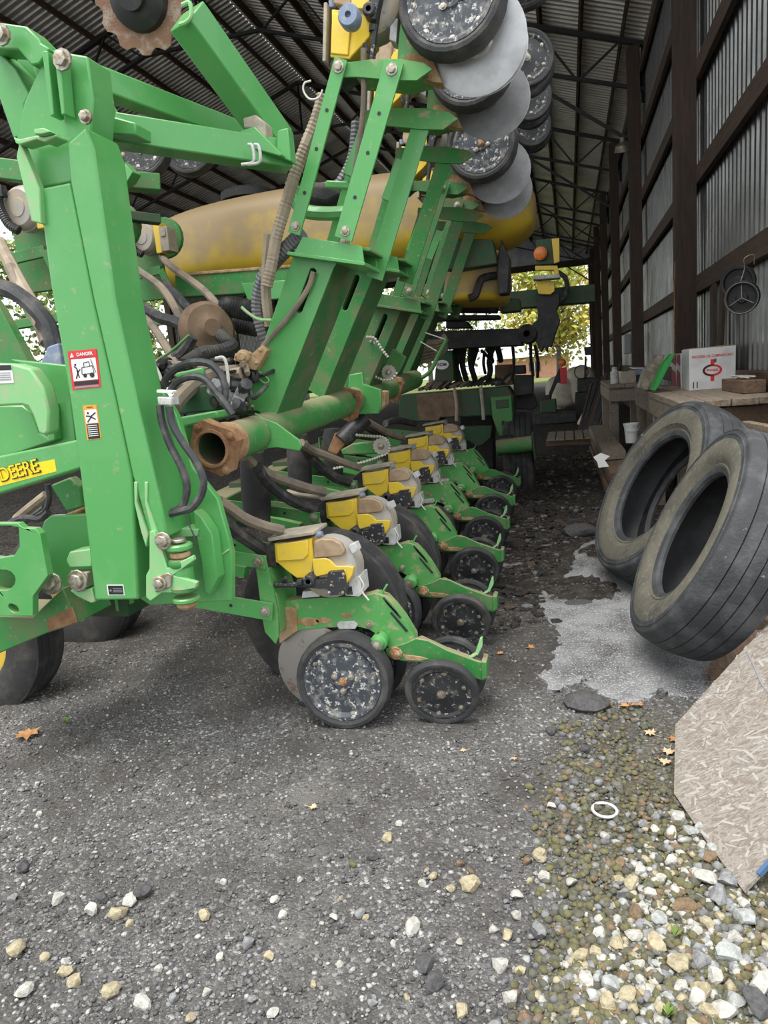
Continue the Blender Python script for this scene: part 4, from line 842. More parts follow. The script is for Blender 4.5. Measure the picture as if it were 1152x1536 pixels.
dk('inner_gusset', K4((215,945),(300,910),(345,950),(360,1040),(285,1060)), 2.5, .05, 'green_dusty'); dk('inner_plate', K4((280,1070),(365,1035),(375,1050),(290,1085)), 2.4, .1, 'mud')
# far wing section hanging above the aisle, with lamp and reflector panels
dk('far_wing_bar', [(735,440),(893,426),(893,453),(735,466)], 9.6, .22, 'green_dark', .012)
dk('lamp_panel', K6((588,28),(662,20),(668,132),(585,136)), 9.2, .05, 'green_dark'); dk('reflector_strip', K6((655,22),(688,20),(690,122),(666,130)), 9.15, .04, 'yellow', .004)
c = onY(*K6((606, 86))[0], 9.15); mb = MB(); mb.use('amber'); mb.lathe([(0, -.03), (.04, -.028), (.066, -.02), (.072, 0), (.078, .0), (.078, .03)], c, (0, 1, 0), 20); mb.build('amber_lamp', None, planter)
dk('yellow_bracket', K6((584,140),(680,138),(690,180),(672,182),(665,158),(584,160)), 9.2, .1, 'yellow'); dk('grey_plate', K6((575,182),(690,176),(692,192),(575,200)), 9.15, .2, 'grey_light'); dk('yellow_bracket', K6((585,205),(668,205),(668,250),(650,265),(598,262)), 9.25, .12, 'yellow')
dk('hanging_row_unit', K6((580,262),(688,258),(690,300),(676,330),(692,375),(670,440),(655,492),(640,490),(635,515),(622,490),(608,515),(592,480),(580,460),(572,390),(596,370),(592,300)), 9.3, .25)
mb = MB(); mb.use('hose'); mb.tube([onY(*p, 9.4) for p in K6((682,168),(712,190),(722,230),(710,275),(685,298))], .03, 8); mb.build('loop_hose', None, planter)

hose(K2, [(218,365),(190,460),(150,560),(105,680),(70,800),(40,900),(20,1010),(0,1100)], [3.0,2.95], .026, 'hose_tan', .05, 'corrugated_hose'); hose(K5, [(300,0),(290,120),(285,260),(300,400)], [2.98,3.05], .024, 'hose_tan', .05, 'corrugated_hose')
hose(K2, [(372,185),(372,400),(355,560),(330,700),(285,860)], [2.95,3.1], .012, 'hose_dust', name='drive_shaft'); hose(K2, [(350,470),(335,600),(295,690),(240,760)], 3.25, .03, 'hose_grey', .06, 'corrugated_hose')
hose(K5, [(445,0),(380,60),(300,150),(262,240),(255,330),(275,420),(300,470)], [3.0,3.1], .034, 'hose_grey', .05, 'corrugated_hose')
mb = MB(); mb.use('green'); c = onY(*K2((190, 760))[0], 3.15); mb.tube([onY(*p, 3.12) for p in K2((95,700),(105,760),(150,810),(230,820),(330,815))], .03, 8); mb.build('hose_cradle', None, planter); dk('cradle_strap', K2((225,690),(322,695),(320,728),(222,722)), 3.12, .02, 'green')
mb = MB(); mb.use('rubber_dusty'); plate(K2((108,720),(140,690),(240,700),(300,745),(230,790),(130,770)), 3.2, .12, mb=mb); mb.build('air_boot', None, planter, bevel=.03, bseg=4)
hose(K2, [(170,310),(145,320),(142,350),(165,380),(200,375),(215,345)], 2.95, .004, 'cable_white', name='cable')
hose(K4, [(-20,85),(60,110),(140,170),(200,240),(222,300),(235,360)], 2.5, .034, 'hose', name='rubber_hose'); dk('hose_cuff', K4((205,345),(250,330),(275,475),(170,425)), 2.42, .07, 'blue_grey', .006)
hose(K4, [(45,0),(80,80),(120,160),(170,250),(200,330)], [3.2,3.0], .03, 'hose_dust', .03, 'corrugated_hose'); hose(M1, [(-5,700),(60,830),(130,960),(200,1080),(240,1180)], [3.3,3.0], .033, 'hose_tan', .03, 'corrugated_hose')
hose(M2, [(-60,-10),(0,30),(120,110),(240,200),(320,320),(360,430),(375,500)], [4.4,4.0], .026, 'hose_dust', name='seed_hose'); hose(M2, [(240,20),(300,80),(400,150),(490,220),(560,300),(620,400),(650,480)], [5.0,4.2], .027, 'hose_dust', name='seed_hose')
hose(M2, [(-30,150),(60,240),(130,310),(230,370),(330,400),(400,450)], [4.2,4.0], .036, 'hose', name='rubber_hose'); hose(M2, [(245,170),(330,250),(400,330),(440,380)], 4.4, .032, 'hose', name='rubber_hose'); hose(M2, [(-20,350),(80,390),(140,450),(120,530),(40,590)], 3.6, .03, 'hose_dust', .02, 'rubber_hose')
hose(M2, [(420,480),(370,560),(320,600),(310,650)], 3.7, .032, 'hose', name='rubber_hose'); hose(M2, [(60,330),(150,380),(230,480),(300,600),(330,660)], [4.0,3.6], .024, 'hose_dust', name='seed_hose'); hose(M2, [(-10,400),(60,520),(120,640)], 3.5, .026, 'hose_dust', name='seed_hose')
c = onY(*M2((505, 440))[0], 4.0); mb = MB(); mb.use('brown_dust'); mb.lathe([(.05, -.09), (.07, -.07), (.10, -.06), (.14, -.055), (.165, -.02), (.17, .03), (.15, .08), (0, .09)], c, (-1.1, 1, -.1), 30); mb.build('blower_housing', 'rubber_dusty', planter)
hose(M2, [(580,470),(640,540),(560,570),(480,580),(410,620),(370,650)], [3.85,3.5], .042, 'rubber_dusty', .06, 'corrugated_hose', 10); hose(M2, [(590,315),(650,310),(720,325),(800,340)], 4.1, .062, 'black', .07, 'ribbed_duct', 12); hose(M2, [(600,400),(680,410),(790,430)], 4.3, .055, 'black', .07, 'ribbed_duct', 12)
hose(M2, [(700,310),(740,345),(800,380),(875,385)], 2.95, .007, 'green_light', name='tie_rod'); hose(M2, [(215,615),(300,560),(400,470)], 3.5, .008, 'green_dusty', name='tie_rod')
hose(M2, [(100,720),(150,670),(220,650),(400,665),(480,670),(560,640)], 3.1, .032, 'hose_dust', name='frame_pipe'); hose(M2, [(310,880),(380,800),(480,725),(600,690),(740,680)], [2.7,3.0], .033, 'hose_dust', name='frame_pipe'); hose(M2, [(320,770),(420,740),(560,710),(700,690)], 2.9, .026, 'hose_tan', name='frame_pipe')
dk('valve_bracket', M2((310,690),(475,655),(482,705),(320,720)), 2.8, .03, 'green'); dk('centre_panel', M2((310,790),(570,740),(575,905),(325,930)), 2.8, .2, 'green_dark'); dk('toolbar_end', M2((330,945),(560,905),(560,950),(380,1000),(340,1152),(320,1152)), 2.62, .2, 'green')
for a, b in (((190,640),(240,735)), ((600,605),(625,775))): hose(M2, [(a[0]-50, a[1]), a, ((a[0]+b[0])/2+8, (a[1]+b[1])/2), b], 2.75, .007, 'cable_white', name='pin_handle')
for k in range(18):
    x, y = rnd.uniform(500, 730), rnd.uniform(760, 890); mb = MB(); mb.use(rnd.choice(['motor', 'black', 'print_grey', 'motor'])); c = onY(*M2((x, y))[0], rnd.uniform(2.72, 2.85)); mb.lathe([(0, -.03), (.02, -.03), (.026, -.01), (.026, .03), (0, .035)], c, (rnd.uniform(-1, 1), rnd.uniform(-1, .2), rnd.uniform(-.5, .5)), 8); mb.build('hydraulic_coupler', None, planter)
for k in range(16):
    x, y = rnd.uniform(70, 330), rnd.uniform(620, 760); mb = MB(); mb.use(rnd.choice(['hose', 'hose_dust', 'dark', 'hose_dust'])); p = [onY(*M2((x+q*rnd.uniform(30, 60), y+rnd.uniform(-40, 30)))[0], 3.0+rnd.uniform(-.1, .3)) for q in range(4)]; mb.tube(p, rnd.uniform(.008, .018), 7, 5); mb.build('hydraulic_hose', None, planter)
for k in range(22):
    x, y = rnd.uniform(520, 760), rnd.uniform(640, 930); mb = MB(); mb.use(rnd.choice(['hose', 'dark', 'hose_dust'])); p = [onY(*M2((x+q*rnd.uniform(-10, 50), y+rnd.uniform(-40, 40)))[0], 2.9+rnd.uniform(-.1, .2)) for q in range(4)]; mb.tube(p, rnd.uniform(.006, .014), 6, 5); mb.build('hydraulic_hose', None, planter)
hose(K4, [(700,535),(720,480),(780,430),(850,412),(915,425),(960,480),(975,545),(962,600)], 2.32, .0135, 'hose', name='hydraulic_hose'); hose(K4, [(735,540),(765,500),(820,475),(880,485),(930,540),(970,590),(1005,640)], 2.30, .0135, 'hose', name='hydraulic_hose')
hose(K4, [(690,600),(700,670),(735,770),(785,870),(808,950),(795,1020),(760,1055),(700,1070)], 2.16, .0135, 'hose', name='hydraulic_hose'); hose(K4, [(730,605),(745,680),(790,760),(845,840),(878,920),(870,985),(830,1040),(785,1055),(700,1075)], 2.15, .0135, 'hose', name='hydraulic_hose')
dk('hose_clamp', K4((678,562),(738,565),(742,600),(682,598)), 2.13, .05, 'grey_light', .004); dk('hose_clamp', K4((675,532),(745,535),(745,548),(675,546)), 2.14, .03, 'white', .003); hose(K4, [(800,1070),(815,1110),(835,1155),(845,1190)], 2.14, .003, 'hose', name='cable_tie')
# seed hoses down to the hoppers, air boots, cylinder and chain drives between the rows
def hz(pts, d, r=.024, mt='hose_dust', rip=.04): hose(M3, pts, d, r, mt, rip, 'seed_hose')
hz([(180,480),(250,540),(340,590),(450,630),(560,665),(640,685)], [2.95,3.4]); hz([(505,400),(560,440),(640,470),(740,510),(840,545)], [3.6,4.15]); hz([(890,280),(960,320),(1030,355),(1090,372)], [4.9,5.5], .026)
hz([(30,735),(100,780),(180,835),(290,880),(400,905)], [2.5,2.7], .024, 'hose_dust'); hz([(60,850),(120,905),(200,960),(290,1020)], [2.5,2.7], .028, 'hose'); hz([(255,540),(290,600),(350,660),(430,720),(500,755),(580,780)], [3.0,3.4], .028, 'hose'); hz([(520,410),(560,480),(620,540),(700,600),(790,630)], [3.7,4.2], .03, 'hose'); hz([(860,300),(920,330),(980,370)], [4.9,5.3], .03, 'hose'); hz([(990,290),(1060,270),(1160,290)], [5.9,6.4], .03, 'hose'); hz([(430,680),(500,700),(620,715)], [3.6,3.4], .012, 'hose_tan')
for p, y, h in (((242, 640), 3.3, .22), ((495, 510), 4.0, .22), ((690, 440), 4.8, .2)):
    c = onY(*M3(p)[0], y); mb = MB(); mb.use('rubber_dusty'); mb.lathe([(0, -h), (.06, -h), (.072, -h*.5), (.074, 0), (.07, h*.5), (.055, h*.75), (0, h*.78)], c, (.05, 0, 1), 18); mb.build('air_spring', None, planter)
mb = MB(); mb.use('black'); mb.cyl(onY(*M3((740, 390))[0], 4.5), onY(*M3((875, 255))[0], 4.6), .06, 16); mb.build('lift_cylinder', None, planter); dk('rusty_clevis', M3((655,450),(700,340),(770,400),(710,475)), 4.5, .12, 'rust', .01)
dk('drive_case', M3((735,440),(800,405),(930,390),(960,465),(740,470)), 4.45, .06, 'green_dusty')
def sprocket(K, p, y, r):
    mb = MB(); mb.use('chain'); c = onY(*K(p)[0], y); pts = [c+Vector((math.cos(a)*q, 0, math.sin(a)*q)) for k in range(28) for a, q in ((2*math.pi*k/28, r*(1 if k % 2 else .88)),)]; mb.prism(pts, (0, .01, 0)); mb.use('bolt'); mb.bolt(c, (0, -1, 0), r*.3, .02); mb.build('sprocket', None, planter)
sprocket(M3, (965, 420), 4.4, .055); sprocket(K5, (815, 600), 4.6, .05); sprocket(K5, (740, 468), 4.5, .03)
def chain(K, pts, y): mb = MB(); mb.use('chain'); mb.tube([onY(*K(p)[0], y) for p in pts], .0085, 6, 6, .35, .018); mb.build('drive_chain', None, planter)
chain(M3, [(820,355),(900,362),(980,370),(1012,410),(1005,455),(960,478),(850,515),(690,550)], 4.38); chain(K5, [(718,448),(755,455),(785,500),(812,535)], 4.45); chain(K5, [(665,570),(720,598),(780,630),(825,632),(852,600)], 4.55)
dk('drive_bracket', K5((640,660),(645,610),(700,600),(705,650),(780,675),(782,740),(770,780),(680,782)), 4.3, .04, 'green', .006); dk('rust_pad', K5((775,680),(802,682),(798,745),(772,770)), 4.33, .1, 'mud')
dk('drive_plate', K5((680,545),(790,470),(890,535),(860,600),(800,640),(720,610)), 4.7, .04, 'green_dusty', .006)
# ------------------------------------------------------------------ loose tyres
def loose_tyre(c, n, R, wd, rb, label):
    h = wd/2; t = empty('loose_tyre', (c.x, c.y, gz(c.x, c.y))); tag(t, label, 'tyre', 'loose tyres by the bench'); rot = aim(n)
    def pc(mb, nm): o = mb.build(nm, None, None, org=(0, 0, 0)); o.parent = t; o.location = c-Vector(t.location); o.rotation_euler = rot; return o
    k = MB(); k.use('tyre'); pr = [(R*.855, -h*1.03), (R*.885, -h*1.02), (R*.89, -h*1.035), (R*.90, -h*1.035), (R*.905, -h*1.01), (R*.93, -h*.985), (R*.935, -h*.995), (R*.945, -h*.985), (R*.955, -h*.95)]; b = [(-.90, -.56), (-.52, -.19), (-.15, .15), (.19, .52), (.56, .90)]
    for i, (a, e) in enumerate(b):
        f = lambda x: R*(1-.045*x*x); pr += [(f(a), a*h), (f((a+e)/2), (a+e)/2*h), (f(e), e*h)]
        if i < 4: g = b[i+1][0]; pr += [(f(e)-.012, e*h+.003), (f(g)-.012, g*h-.003)]
    pr += [(R*.955, h*.95), (R*.93, h*.985), (R*.855, h*1.03)]; k.lathe(pr, (0, 0, 0), (0, 1, 0), 72, cap=False); pc(k, 'tread')
    for sg in (-1, 1):
        k = MB(); k.use('tyre_side'); k.lathe([(R*.855, sg*h*1.03), (R*.83, sg*h*1.055), (R*.77, sg*h*1.06), (R*.70, sg*h*1.02), (rb+.06, sg*h*.95), (rb+.045, sg*h*.88), (rb+.040, sg*h*.90), (rb+.03, sg*h*.86)], (0, 0, 0), (0, 1, 0), 72, cap=False); pc(k, 'sidewall')
        k = MB(); k.use('tyre'); k.lathe([(rb+.03, sg*h*.86), (rb+.008, sg*h*.80), (rb, sg*h*.70), (rb+.004, sg*h*.60), (rb+.02, sg*h*.56)], (0, 0, 0), (0, 1, 0), 64, cap=False); pc(k, 'bead')
    k = MB(); k.use('tyre_in'); k.lathe([(rb+.02, -h*.56), (R*.72, -h*.9), (R*.88, -h*.85), (R*.93, -h*.6), (R*.95, 0), (R*.93, h*.6), (R*.88, h*.85), (R*.72, h*.9), (rb+.02, h*.56)], (0, 0, 0), (0, 1, 0), 64, cap=False); pc(k, 'liner')
    return t
loose_tyre(onZ(1072, 816, .62), (-.88, -.05, .46), .515, .29, .285, 'nearer worn black tyre with grooved tread leaning beside the concrete')
loose_tyre(onZ(1003, 743, .64), (-.83, -.24, .50), .565, .30, .325, 'farther worn black tyre leaning against the wooden bench')

# ------------------------------------------------------------------ weathered chipboard sheet leaning in from the right
A, B = gpt(1011, 1190, .01), gpt(1115, 1336, .01); e = (B-A).normalized(); hz_ = Vector((-e.y, e.x, 0))
if hz_.x < 0: hz_ = -hz_
up = hz_*math.cos(R_(33))+Vector((0, 0, math.sin(R_(33)))); nn = e.cross(up).normalized()
M['osb'] = mat('weathered_chipboard', (.28, .245, .21), .9, col2=(.19, .16, .135), scale=34, lo=.42, hi=.6, col3=(.36, .335, .305), scale3=60, lo3=.53, hi3=.66, bump=.5, bscale=60, stretch=(1, 3.2, 1), detail=3)
pts = [onP(*p, A, nn) for p in ((1011,1190),(1013,1087),(1060,1035),(1110,980),(1152,936),(1230,850),(1330,990),(1240,1210),(1152,1297),(1115,1336),(1060,1262))]
mb = MB(); mb.use('osb'); mb.prism(pts, -nn*.012 if nn.z > 0 else nn*.012)
ob = mb.build('chipboard_sheet', None); tag(ob, 'weathered grey chipboard sheet leaning at the right edge', 'board')
# strands pressed in the face
n_ = nn if nn.z > 0 else -nn; k = MB(); g = np.random.RandomState(5)
mats = [mat('strand_%d' % i, c, .9) for i, c in enumerate(((.30, .265, .235), (.235, .20, .17), (.27, .235, .205), (.20, .165, .14), (.36, .335, .305)))]
def inside(p, poly):
    r = False
    for i in range(len(poly)):
        a, b = poly[i], poly[i-1]
        if (a[1] > p[1]) != (b[1] > p[1]) and p[0] < (b[0]-a[0])*(p[1]-a[1])/(b[1]-a[1])+a[0]: r = not r
    return r
P2 = [((p-A).dot(e), (p-A).dot(up)) for p in pts]; lo = (min(p[0] for p in P2), min(p[1] for p in P2)); hi = (max(p[0] for p in P2), max(p[1] for p in P2))
cnt = 0
while cnt < 2600:
    u, v = g.uniform(lo[0], hi[0]), g.uniform(lo[1], hi[1]); a = g.normal(.9, 1.0); L, w_ = g.uniform(.015, .055), g.uniform(.004, .012)
    q = [(u+math.cos(a)*L*i-math.sin(a)*w_*j, v+math.sin(a)*L*i+math.cos(a)*w_*j) for i, j in ((-.5, -.5), (.5, -.3), (.45, .5), (-.55, .4))]
    cnt += 1
    if not all(inside(x, P2) for x in q): continue
    k.use(mats[g.randint(5)]); h = g.uniform(.0003, .0012); base_ = [A+e*x[0]+up*x[1] for x in q]; k.add([b+n_*h for b in base_], [[0, 1, 2, 3]])
o = k.build('wood_strands', None, ob, ang=5); o['kind'] = 'stuff'
k = MB(); k.use('print_grey'); k.tube([onP(*p, A, nn)+n_*.001 for p in L5((840,70),(870,130),(900,200),(930,240))], .004, 5); k.build('pencil_mark', None, ob)
k = MB(); k.use(mat('blue_edge_paint', (.06, .13, .24), .8)); a, b = onP(1138, 1312, A, nn), onP(1152, 1297, A, nn); k.bar(a, b+(b-a)*.5, .012, .0135, n_); k.build('painted_edge', None, ob)

# ------------------------------------------------------------------ bench and what stands on it
BZ = 1.15; bx0, bx1, by0, by1 = .66, 1.28, 4.82, 8.0
bench = empty('workbench', ((bx0+bx1)/2, (by0+by1)/2, gz(0, 6))); tag(bench, 'rough wooden workbench of thick boards along the metal wall', 'bench')
nb = 4; bw = (bx1-bx0)/nb
for i in range(nb):
    mb = MB(); mb.use('wood_old'); j = (0, .03, .015, .04)[i]; mb.box((bx0+bw*(i+.5), (by0+by1)/2+j, BZ-.022), (bw-.008, by1-by0, .044)); mb.use('wood_end'); mb.box((bx0+bw*(i+.5), by0+j-.001, BZ-.022), (bw-.012, .004, .040)); mb.build('top_board', None, bench, bevel=.004)
mb = MB(); mb.box((bx0+.03, (by0+by1)/2+.05, BZ-.115), (.04, by1-by0-.06, .14)); mb.build('apron_board', 'wood_old', bench, bevel=.004)
mb = MB(); mb.use('wood_brown'); mb.box(((bx0+bx1)/2, by0+.1, BZ-.115), (bx1-bx0, .04, .12)); mb.build('apron_board', None, bench, bevel=.004)
for x in (bx0+.06, bx1-.1):
    for y in (by0+.14, 6.4, by1-.1):
        mb = MB(); zb = gz(0, y)-.02; mb.box((x, y, (zb+BZ-.05)/2), (.09, .09, BZ-.05-zb)); mb.build('leg', 'wood_old', bench, bevel=.004)
mb = MB(); mb.box(((bx0+bx1)/2+.05, 6.6, .62), (.5, 2.6, .035)); mb.build('lower_shelf', 'wood_brown', bench, bevel=.004)
# cartons
c0, c1 = onY(1034, 586, 6.25), onY(1104, 518, 6.25); c0.z = BZ; bw_, bh_ = c1.x-c0.x, c1.z-BZ
ctn = empty('oil_carton', (c0.x+bw_/2, 6.45, BZ)); tag(ctn, 'white cardboard carton with red lettering and oval emblem on the bench', 'box')
mb = MB(); mb.use('card_white'); mb.box((c0.x+bw_/2, 6.45, BZ+bh_/2), (bw_, .40, bh_)); mb.build('carton_body', None, ctn, bevel=.004)
mb = MB(); mb.use('card_brown'); mb.box((c0.x+bw_*.3, 6.45, BZ+bh_+.004), (bw_*.55, .39, .006)); mb.box((c0.x+bw_*.78, 6.45, BZ+bh_+.006), (bw_*.40, .39, .006)); mb.build('flap', None, ctn)
yf = 6.249; bp_ = lambda u, v: Vector((c0.x+bw_*u, yf, BZ+bh_*v)); RT = Vector((1, 0, 0)); UPV = Vector((0, 0, 1))
put_text('PROGRESS OIL COMPANY, INC.', bp_(.5, .80), RT, UPV, bw_*.88, 'red', ctn, hscale=.024)
put_text('8', bp_(.56, .68), RT, UPV, .02, 'print_black', ctn); put_text('11', bp_(.13, .12), RT, UPV, .036, 'print_black', ctn, hscale=.05)
mb = MB(); mb.use('red'); cc = bp_(.5, .46)
ring = lambda rx, rz, n=28: [cc+Vector((rx*math.cos(2*math.pi*i/n), 0, rz*math.sin(2*math.pi*i/n))) for i in range(n)]
mb.use('red'); mb.prism(ring(.072, .046), (0, -.001, 0), [ring(.054, .031)]); mb.prism([bp_(u, v) for u, v in ((.46, .58), (.54, .58), (.54, .72), (.46, .72))], (0, -.001, 0)); mb.prism([bp_(u, v) for u, v in ((.46, .20), (.54, .20), (.54, .34), (.46, .34))], (0, -.001, 0)); em = mb.build('emblem', None, ctn)
mb = MB(); mb.use('print_black'); mb.prism([cc+Vector((.073*math.cos(t), -.0012, .047*math.sin(t))) for t in [1.75+i*.2 for i in range(15)]]+[cc+Vector((.058*math.cos(t), -.0012, .034*math.sin(t))) for t in [1.75+i*.2 for i in reversed(range(15))]], (0, -.0006, 0)); mb.build('emblem_shade', None, ctn)
put_text('PROGRESS', cc, RT, UPV, .085, 'red', ctn, hscale=.018)
mb = MB(); mb.use('card_white'); y2 = 6.72; mb.box((c0.x+bw_*.26, y2+.3, BZ+bh_*.46), (bw_*.5, .55, bh_*.92)); st = mb.build('striped_carton', None, bevel=.004); tag(st, 'carton with dark red and white bands standing behind the white one', 'box'); st['label'] = 'carton banded dark red and white behind the white lettered carton'
for ya, yb in ((6.74, 6.95), (7.0, 7.28)):
    k = MB(); k.use('card_red'); x = c0.x-.0015; k.prism([Vector((x, ya, BZ+.01)), Vector((x, yb, BZ+.01)), Vector((x, yb-.02, BZ+bh_*.5)), Vector((x, ya+.02, BZ+bh_*.42))], (.001, 0, 0)); k.prism([Vector((x, ya, BZ+bh_*.6)), Vector((x, yb, BZ+bh_*.7)), Vector((x, yb, BZ+bh_*.9)), Vector((x, ya, BZ+bh_*.9))], (.001, 0, 0)); k.build('red_band', None, st)
# leaning trays
mb = MB(); mb.use(mat('bright_green_tray', (.02, .30, .05), .5)); plate(K7((488,898),(505,902),(525,880),(620,692),(606,688),(560,740)), 6.3, .22, mb=mb); o = mb.build('green_tray', None, bevel=.004); tag(o, 'bright green plastic tray leaning against the cartons', 'tray'); o.location.z += max(0, 0)
M['dirty_metal'] = mat('dirty_tin', (.30, .27, .20), .5, .4, col2=(.16, .13, .10), scale=14, lo=.4, hi=.6)
mb = MB(); mb.use('dirty_metal'); plate(K7((415,888),(460,900),(520,830),(562,695),(520,698),(440,800)), 6.6, .25, mb=mb); o = mb.build('tin_cover', None, bevel=.006); tag(o, 'dirty bent tin cover leaning beside the green tray', 'cover')
mb = MB(); c = onY(*K7((1075, 862))[0], 5.9); mb.box((1.19, 5.6, BZ+.045), (.14, .7, .085)); o = mb.build('timber_offcut', 'wood_brown', bevel=.004); tag(o, 'brown timber offcut lying on the bench right of the carton', 'timber')
mb = MB()
for i in range(6): mb.tube([Vector((1.18+rnd.uniform(-.05, .05), 5.55+rnd.uniform(-.2, .3), BZ+.095+rnd.uniform(0, .02))) for _ in range(4)], .004, 5, 5)
o = mb.build('baling_twine', 'cable_white'); tag(o, 'loose pale twine on the timber offcut', 'twine')
for i, (a, b, la) in enumerate((((1070, 428), (1092, 575), 'left leaning brace board against the wall behind the carton'), ((1085, 420), (1106, 560), 'right leaning brace board under the hanging black pulleys'))):
    mb = MB(); mb.bar(onX(*a, 1.25), Vector((1.23, 6.76-.2*i+.12, BZ)) if i == 0 else Vector((1.26, 6.80, BZ)), .16 if i == 0 else .12, .03, (1, 0, 0)); o = mb.build('brace_board', 'wood', bevel=.004); tag(o, la, 'board')
# hanging pulleys
hp = onX(1110, 436, 1.12); t = empty('hanging_pulley_pair', hp); tag(t, 'pair of black round pulleys hung by wire on the wall girt', 'pulleys')
for dz, dy, nm in ((.06, .06, 'pulley'), (-.05, -.05, 'pulley')):
    k = MB(); k.use('dark'); c = hp+Vector((0, dy, dz)); ax = Vector((-.35, -1, -.15)).normalized()
    k.lathe([(.0, .0), (.03, .0), (.04, -.012), (.082, -.012), (.09, .01), (.105, .012), (.108, 0), (.095, -.02), (.108, -.04), (.1, -.05), (0, -.05)], c, ax, 30)
    if dz < 0:
        k.use('print_grey'); e1 = Vector((0, 0, 1)); e1 = (e1-ax*e1.dot(ax)).normalized(); e2 = ax.cross(e1)
        for a in (1.57, 3.67, 5.76): k.bar(c+ax*.004, c+ax*.0+(e1*math.sin(a)+e2*math.cos(a))*.085, .004, .007, ax)
        k.lathe([(.097, .010), (.100, .014), (.103, .010)], c, ax, 30, cap=False)
    k.build(nm, None, t)
k = MB(); k.use('lid'); k.tube([hp+Vector(v) for v in ((0, 0, .05), (.03, .02, .14), (.02, -.02, .2), (.08, .0, .22), (.09, .03, .16))], .0025, 6); k.build('wire', None, t)
# under the bench
c = onY(1108, 632, 5.2); mb = MB(); mb.use('red'); mb.box(c+Vector((0, .12, -.02)), (.20, .3, .10)); mb.use('dark'); mb.box(c+Vector((0, .12, .032)), (.18, .28, .006)); o = mb.build('red_tool_box', None, bevel=.006); o.location.z = .64; tag(o, 'red metal tool box under the bench end behind the tyres', 'tool box')
mb = MB(); a, b = onY(1118, 640, 4.6), onY(1180, 652, 4.2); mb.bar(a, b, .05, .07); o = mb.build('pale_timber', 'wood_end', bevel=.006); tag(o, 'pale timber end sticking out behind the nearer tyre', 'timber')
c = onY(947, 630, 7.3); pb = empty('plastic_bucket', (c.x, c.y, .64)); tag(pb, 'small white plastic bucket on the lower shelf', 'bucket')
k = MB(); k.use('white'); z0 = .64; k.lathe([(0, 0), (.055, 0), (.07, .17), (.076, .17), (.076, .19), (.066, .19), (.055, .02), (0, .02)], (c.x, c.y, z0), (0, 0, 1), 20); k.build('bucket_body', 'white', pb)
k = MB(); k.use('grey_light'); k.tube([(c.x-.075, c.y, z0+.18), (c.x-.05, c.y-.06, z0+.12), (c.x+.05, c.y-.06, z0+.12), (c.x+.075, c.y, z0+.18)], .003, 5); k.build('handle', None, pb)

# ------------------------------------------------------------------ timber stack in the aisle
TZ = .62; q = [onZ(*p, TZ) for p in K6((820,832),(890,826),(972,932),(882,945))]
t = empty('timber_stack', (sum(p.x for p in q)/4, sum(p.y for p in q)/4, .2)); tag(t, 'low stack of long brown planks beside the aisle behind the tyres', 'lumber')
d1 = (q[2]-q[1]); d1.z = 0; far, near = q[0], q[3]; wv = (q[1]-q[0]); wv.z = 0; dirv = (near-far).normalized()
for i in range(5):
    sh = Vector((.012*((i*7) % 3-1), 0, -.085*i)); a = far+sh; b = near+sh+dirv*(.0 if i == 0 else .55+.2*i)
    mb = MB(); mb.use('wood_old' if i == 0 else 'wood_brown'); w2 = wv*(1.0 if i == 0 else 1.0+.06*i); mb.prism([a, a+w2, b+w2, b], (0, 0, -.078)); mb.build('plank', None, t, bevel=.004)
c = onY(*K6((868, 980))[0], 6.0); k = MB(); k.use('white'); g = [c+Vector((x, -.02+rnd.uniform(-.02, .02), z)) for x, z in ((-.06, .03), (0, .06), (.07, .03), (.03, 0), (.06, -.05), (-.02, -.06), (-.03, -.01))]; k.prism(g, (.0, .01, 0)); o = k.build('paper_scrap', None); tag(o, 'crumpled white paper scrap on the plank stack', 'paper')
# lumber under the tyres at the right edge
for i, (a, b, la) in enumerate((((1085, 1015), (1135, 975), 'short brown timber under the nearer tyre by the leaves'), ((1135, 940), (1200, 860), 'long brown timber behind the chipboard sheet'))):
    p, q_ = gpt(*a, .05), gpt(*b, .05); q_.z = p.z+.05; mb = MB(); mb.bar(p, q_+(q_-p)*.1, .12, .09); o = mb.build('loose_timber', 'wood_brown', bevel=.006); tag(o, la, 'timber')
# pallet at the end of the aisle
pz = .42; P = [onZ(*p, pz) for p in ((822, 648), (887, 645), (890, 656), (824, 659))]; t = empty('pallet', (P[0]+P[2])/2-Vector((0, 0, .12))); tag(t, 'old wooden pallet lying at the end of the aisle', 'pallet')
wx = (P[1].x-P[0].x); yy0, yy1 = P[3].y, P[0].y
for i in range(5):
    mb = MB(); mb.box((P[0].x+wx*(.1+.2*i), (yy0+yy1)/2, pz-.012), (wx*.17, yy1-yy0, .024)); mb.build('slat', 'wood_old', t)
for f in (.1, .9):
    mb = MB(); mb.box((P[0].x+wx/2, yy0+(yy1-yy0)*f, pz-.07), (wx, .06, .09)); mb.build('bearer', 'wood_brown', t)

